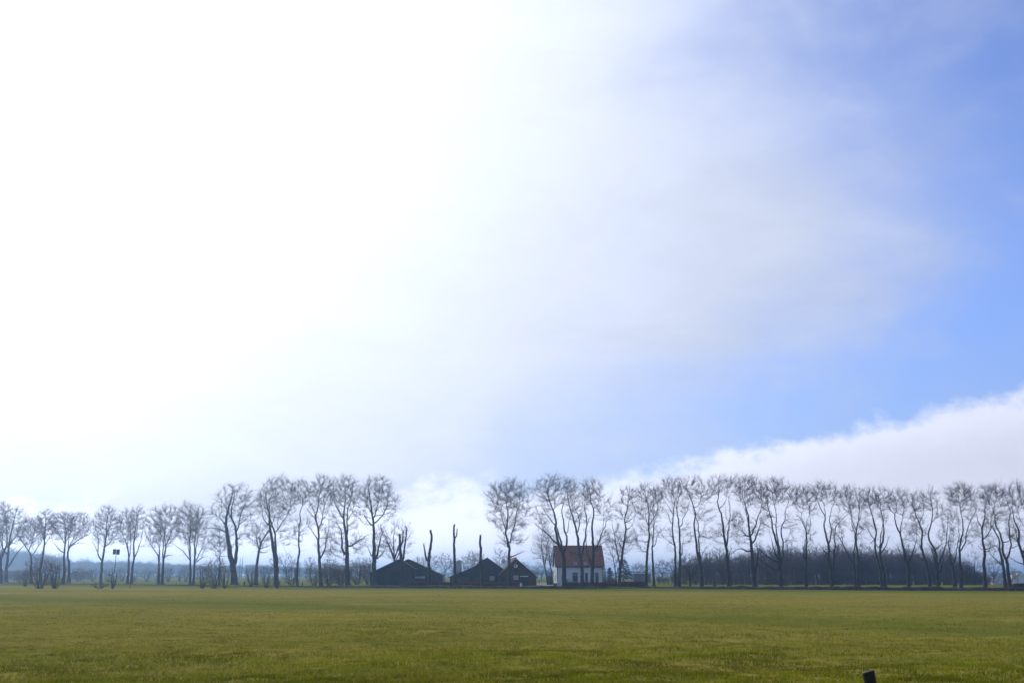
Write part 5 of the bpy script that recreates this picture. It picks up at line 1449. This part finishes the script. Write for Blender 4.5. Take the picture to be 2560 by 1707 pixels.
# ------------------------------------------------------------------ far houses and sheds
def far_house(label, apex, half, eave_drop, Y, depth, wall, roof, name='far_house', win=None, verge='white_paint', cat='house', ridge_dx=0.0):
    """gabled house far off; apex pixel, half width in pixels, drop from apex to eaves in pixels"""
    ax, ay = apex; m_ = Y / (F * cP)
    a = at(ax, ay, Y); zg = float(ground_h(np.array([a[0]]), np.array([a[1]]))[0])
    base = np.array([a[0], a[1], zg]); t = thing(name, label, cat, base)
    w_, h_, e_ = half * m_, a[2] - zg, eave_drop * m_
    L_ = [np.array(p) for p in ((-w_, 0, -.2), (-w_, 0, h_ - e_), (0, 0, h_), (w_, 0, h_ - e_), (w_, 0, -.2))]
    D = np.array([ridge_dx, depth, 0])
    m = MB(); m.poly(L_); m.poly([p + D for p in L_][::-1]); m.poly([L_[0], L_[1], L_[1] + D, L_[0] + D][::-1]); m.poly([L_[4], L_[3], L_[3] + D, L_[4] + D]); m.build('wall', M[wall], t)
    r = MB()
    for p, q in ((L_[1], L_[2]), (L_[2], L_[3])):
        r.prism([p + (0, -.3, .02), q + (0, -.3, .02), q + (0, -.3, .25), p + (0, -.3, .25)], D + (0, .6, 0))
    rf = r.build('roof', M[roof], t)
    for p, q in ((L_[1], L_[2]), (L_[2], L_[3])):
        MB().prism([p + (0, -.42, -.05), q + (0, -.42, -.05), q + (0, -.42, .30), p + (0, -.42, .30)], (0, .11, 0)).build('verge_board', M[verge], rf)
    if win:
        for (x0, y0, x1, y1) in win:
            c0, c1 = at(x0, y0, Y) - base, at(x1, y1, Y) - base
            p = MB().box((c0[0], -.03, c1[2]), (c1[0], .03, c0[2])).build('window', M['glass'], t)
            f = MB(); b_ = 0.32
            f.box((c0[0] - b_, -.1, c0[2]), (c1[0] + b_, .02, c0[2] + b_)); f.box((c0[0] - b_, -.1, c1[2] - b_), (c1[0] + b_, .02, c1[2])); f.box((c0[0] - b_, -.098, c1[2]), (c0[0], .02, c0[2])); f.box((c1[0], -.098, c1[2]), (c1[0] + b_, .02, c0[2]))
            f.build('frame', M['white_paint'], p)
    return t


far_house('grey far house with white gable edges left of the knotted tree', (2447.6, 1438.8), 15, 9.5, 640, 12, 'shed_grey', 'dark_roof')
far_house('far house whose white gable edge slopes down right of the knotted tree', (2480.5, 1442.6), 14, 9.0, 660, 12, 'brick', 'dark_roof')
far_house('far orange brick house with a white framed window in its gable', (2497.0, 1444.0), 14.5, 8.2, 650, 12, 'brick_far', 'dark_roof', win=[(2498.6, 1452.2, 2502.2, 1455.6)])
far_house('far yellow house, smaller of two at the right edge', (2535.5, 1432.5), 4.5, 3.5, 820, 10, 'yellow_wall', 'dark_roof')
far_house('far yellow house, larger of two at the right edge', (2550.5, 1426.8), 6.5, 5.0, 820, 12, 'yellow_wall', 'dark_roof')
FS = 520.0
for nm, apexes, lab in (('far_shed', [(5, 1419.5), (22, 1420), (38, 1419.6), (55, 1419.6)], 'white edged far shed roof counted from the left border'), ('far_shed', [(190, 1423.5), (200, 1422.5)], 'white edged far shed roof right of the flat crowned tree')):
    for i, (x, y) in enumerate(apexes):
        far_house(['first', 'second', 'third', 'fourth'][i] + ' ' + lab, (x, y), 12, 7.0, FS + i * 9, 9, 'shed_grey', 'shed_grey', name=nm, cat='shed')['group'] = 'far sheds with white roof edges'

# ------------------------------------------------------------------ the hazy air
def build_haze():
    m = bpy.data.materials.new('haze'); m.use_nodes = True
    nt = m.node_tree; nt.nodes.clear()
    o = nt.nodes.new('ShaderNodeOutputMaterial'); v = nt.nodes.new('ShaderNodeVolumePrincipled')
    v.inputs['Color'].default_value = (0.43, 0.66, 1.0, 1)
    v.inputs['Density'].default_value = 0.00056
    v.inputs['Anisotropy'].default_value = 0.80
    nt.links.new(v.outputs[0], o.inputs['Volume'])
    b = MB().box((-4400, -4400, -6.5), (4400, 4400, 31.0)).build('haze', m)
    tag(b, 'thin bluish haze lying over the whole field', 'haze', kind='stuff')


build_haze()
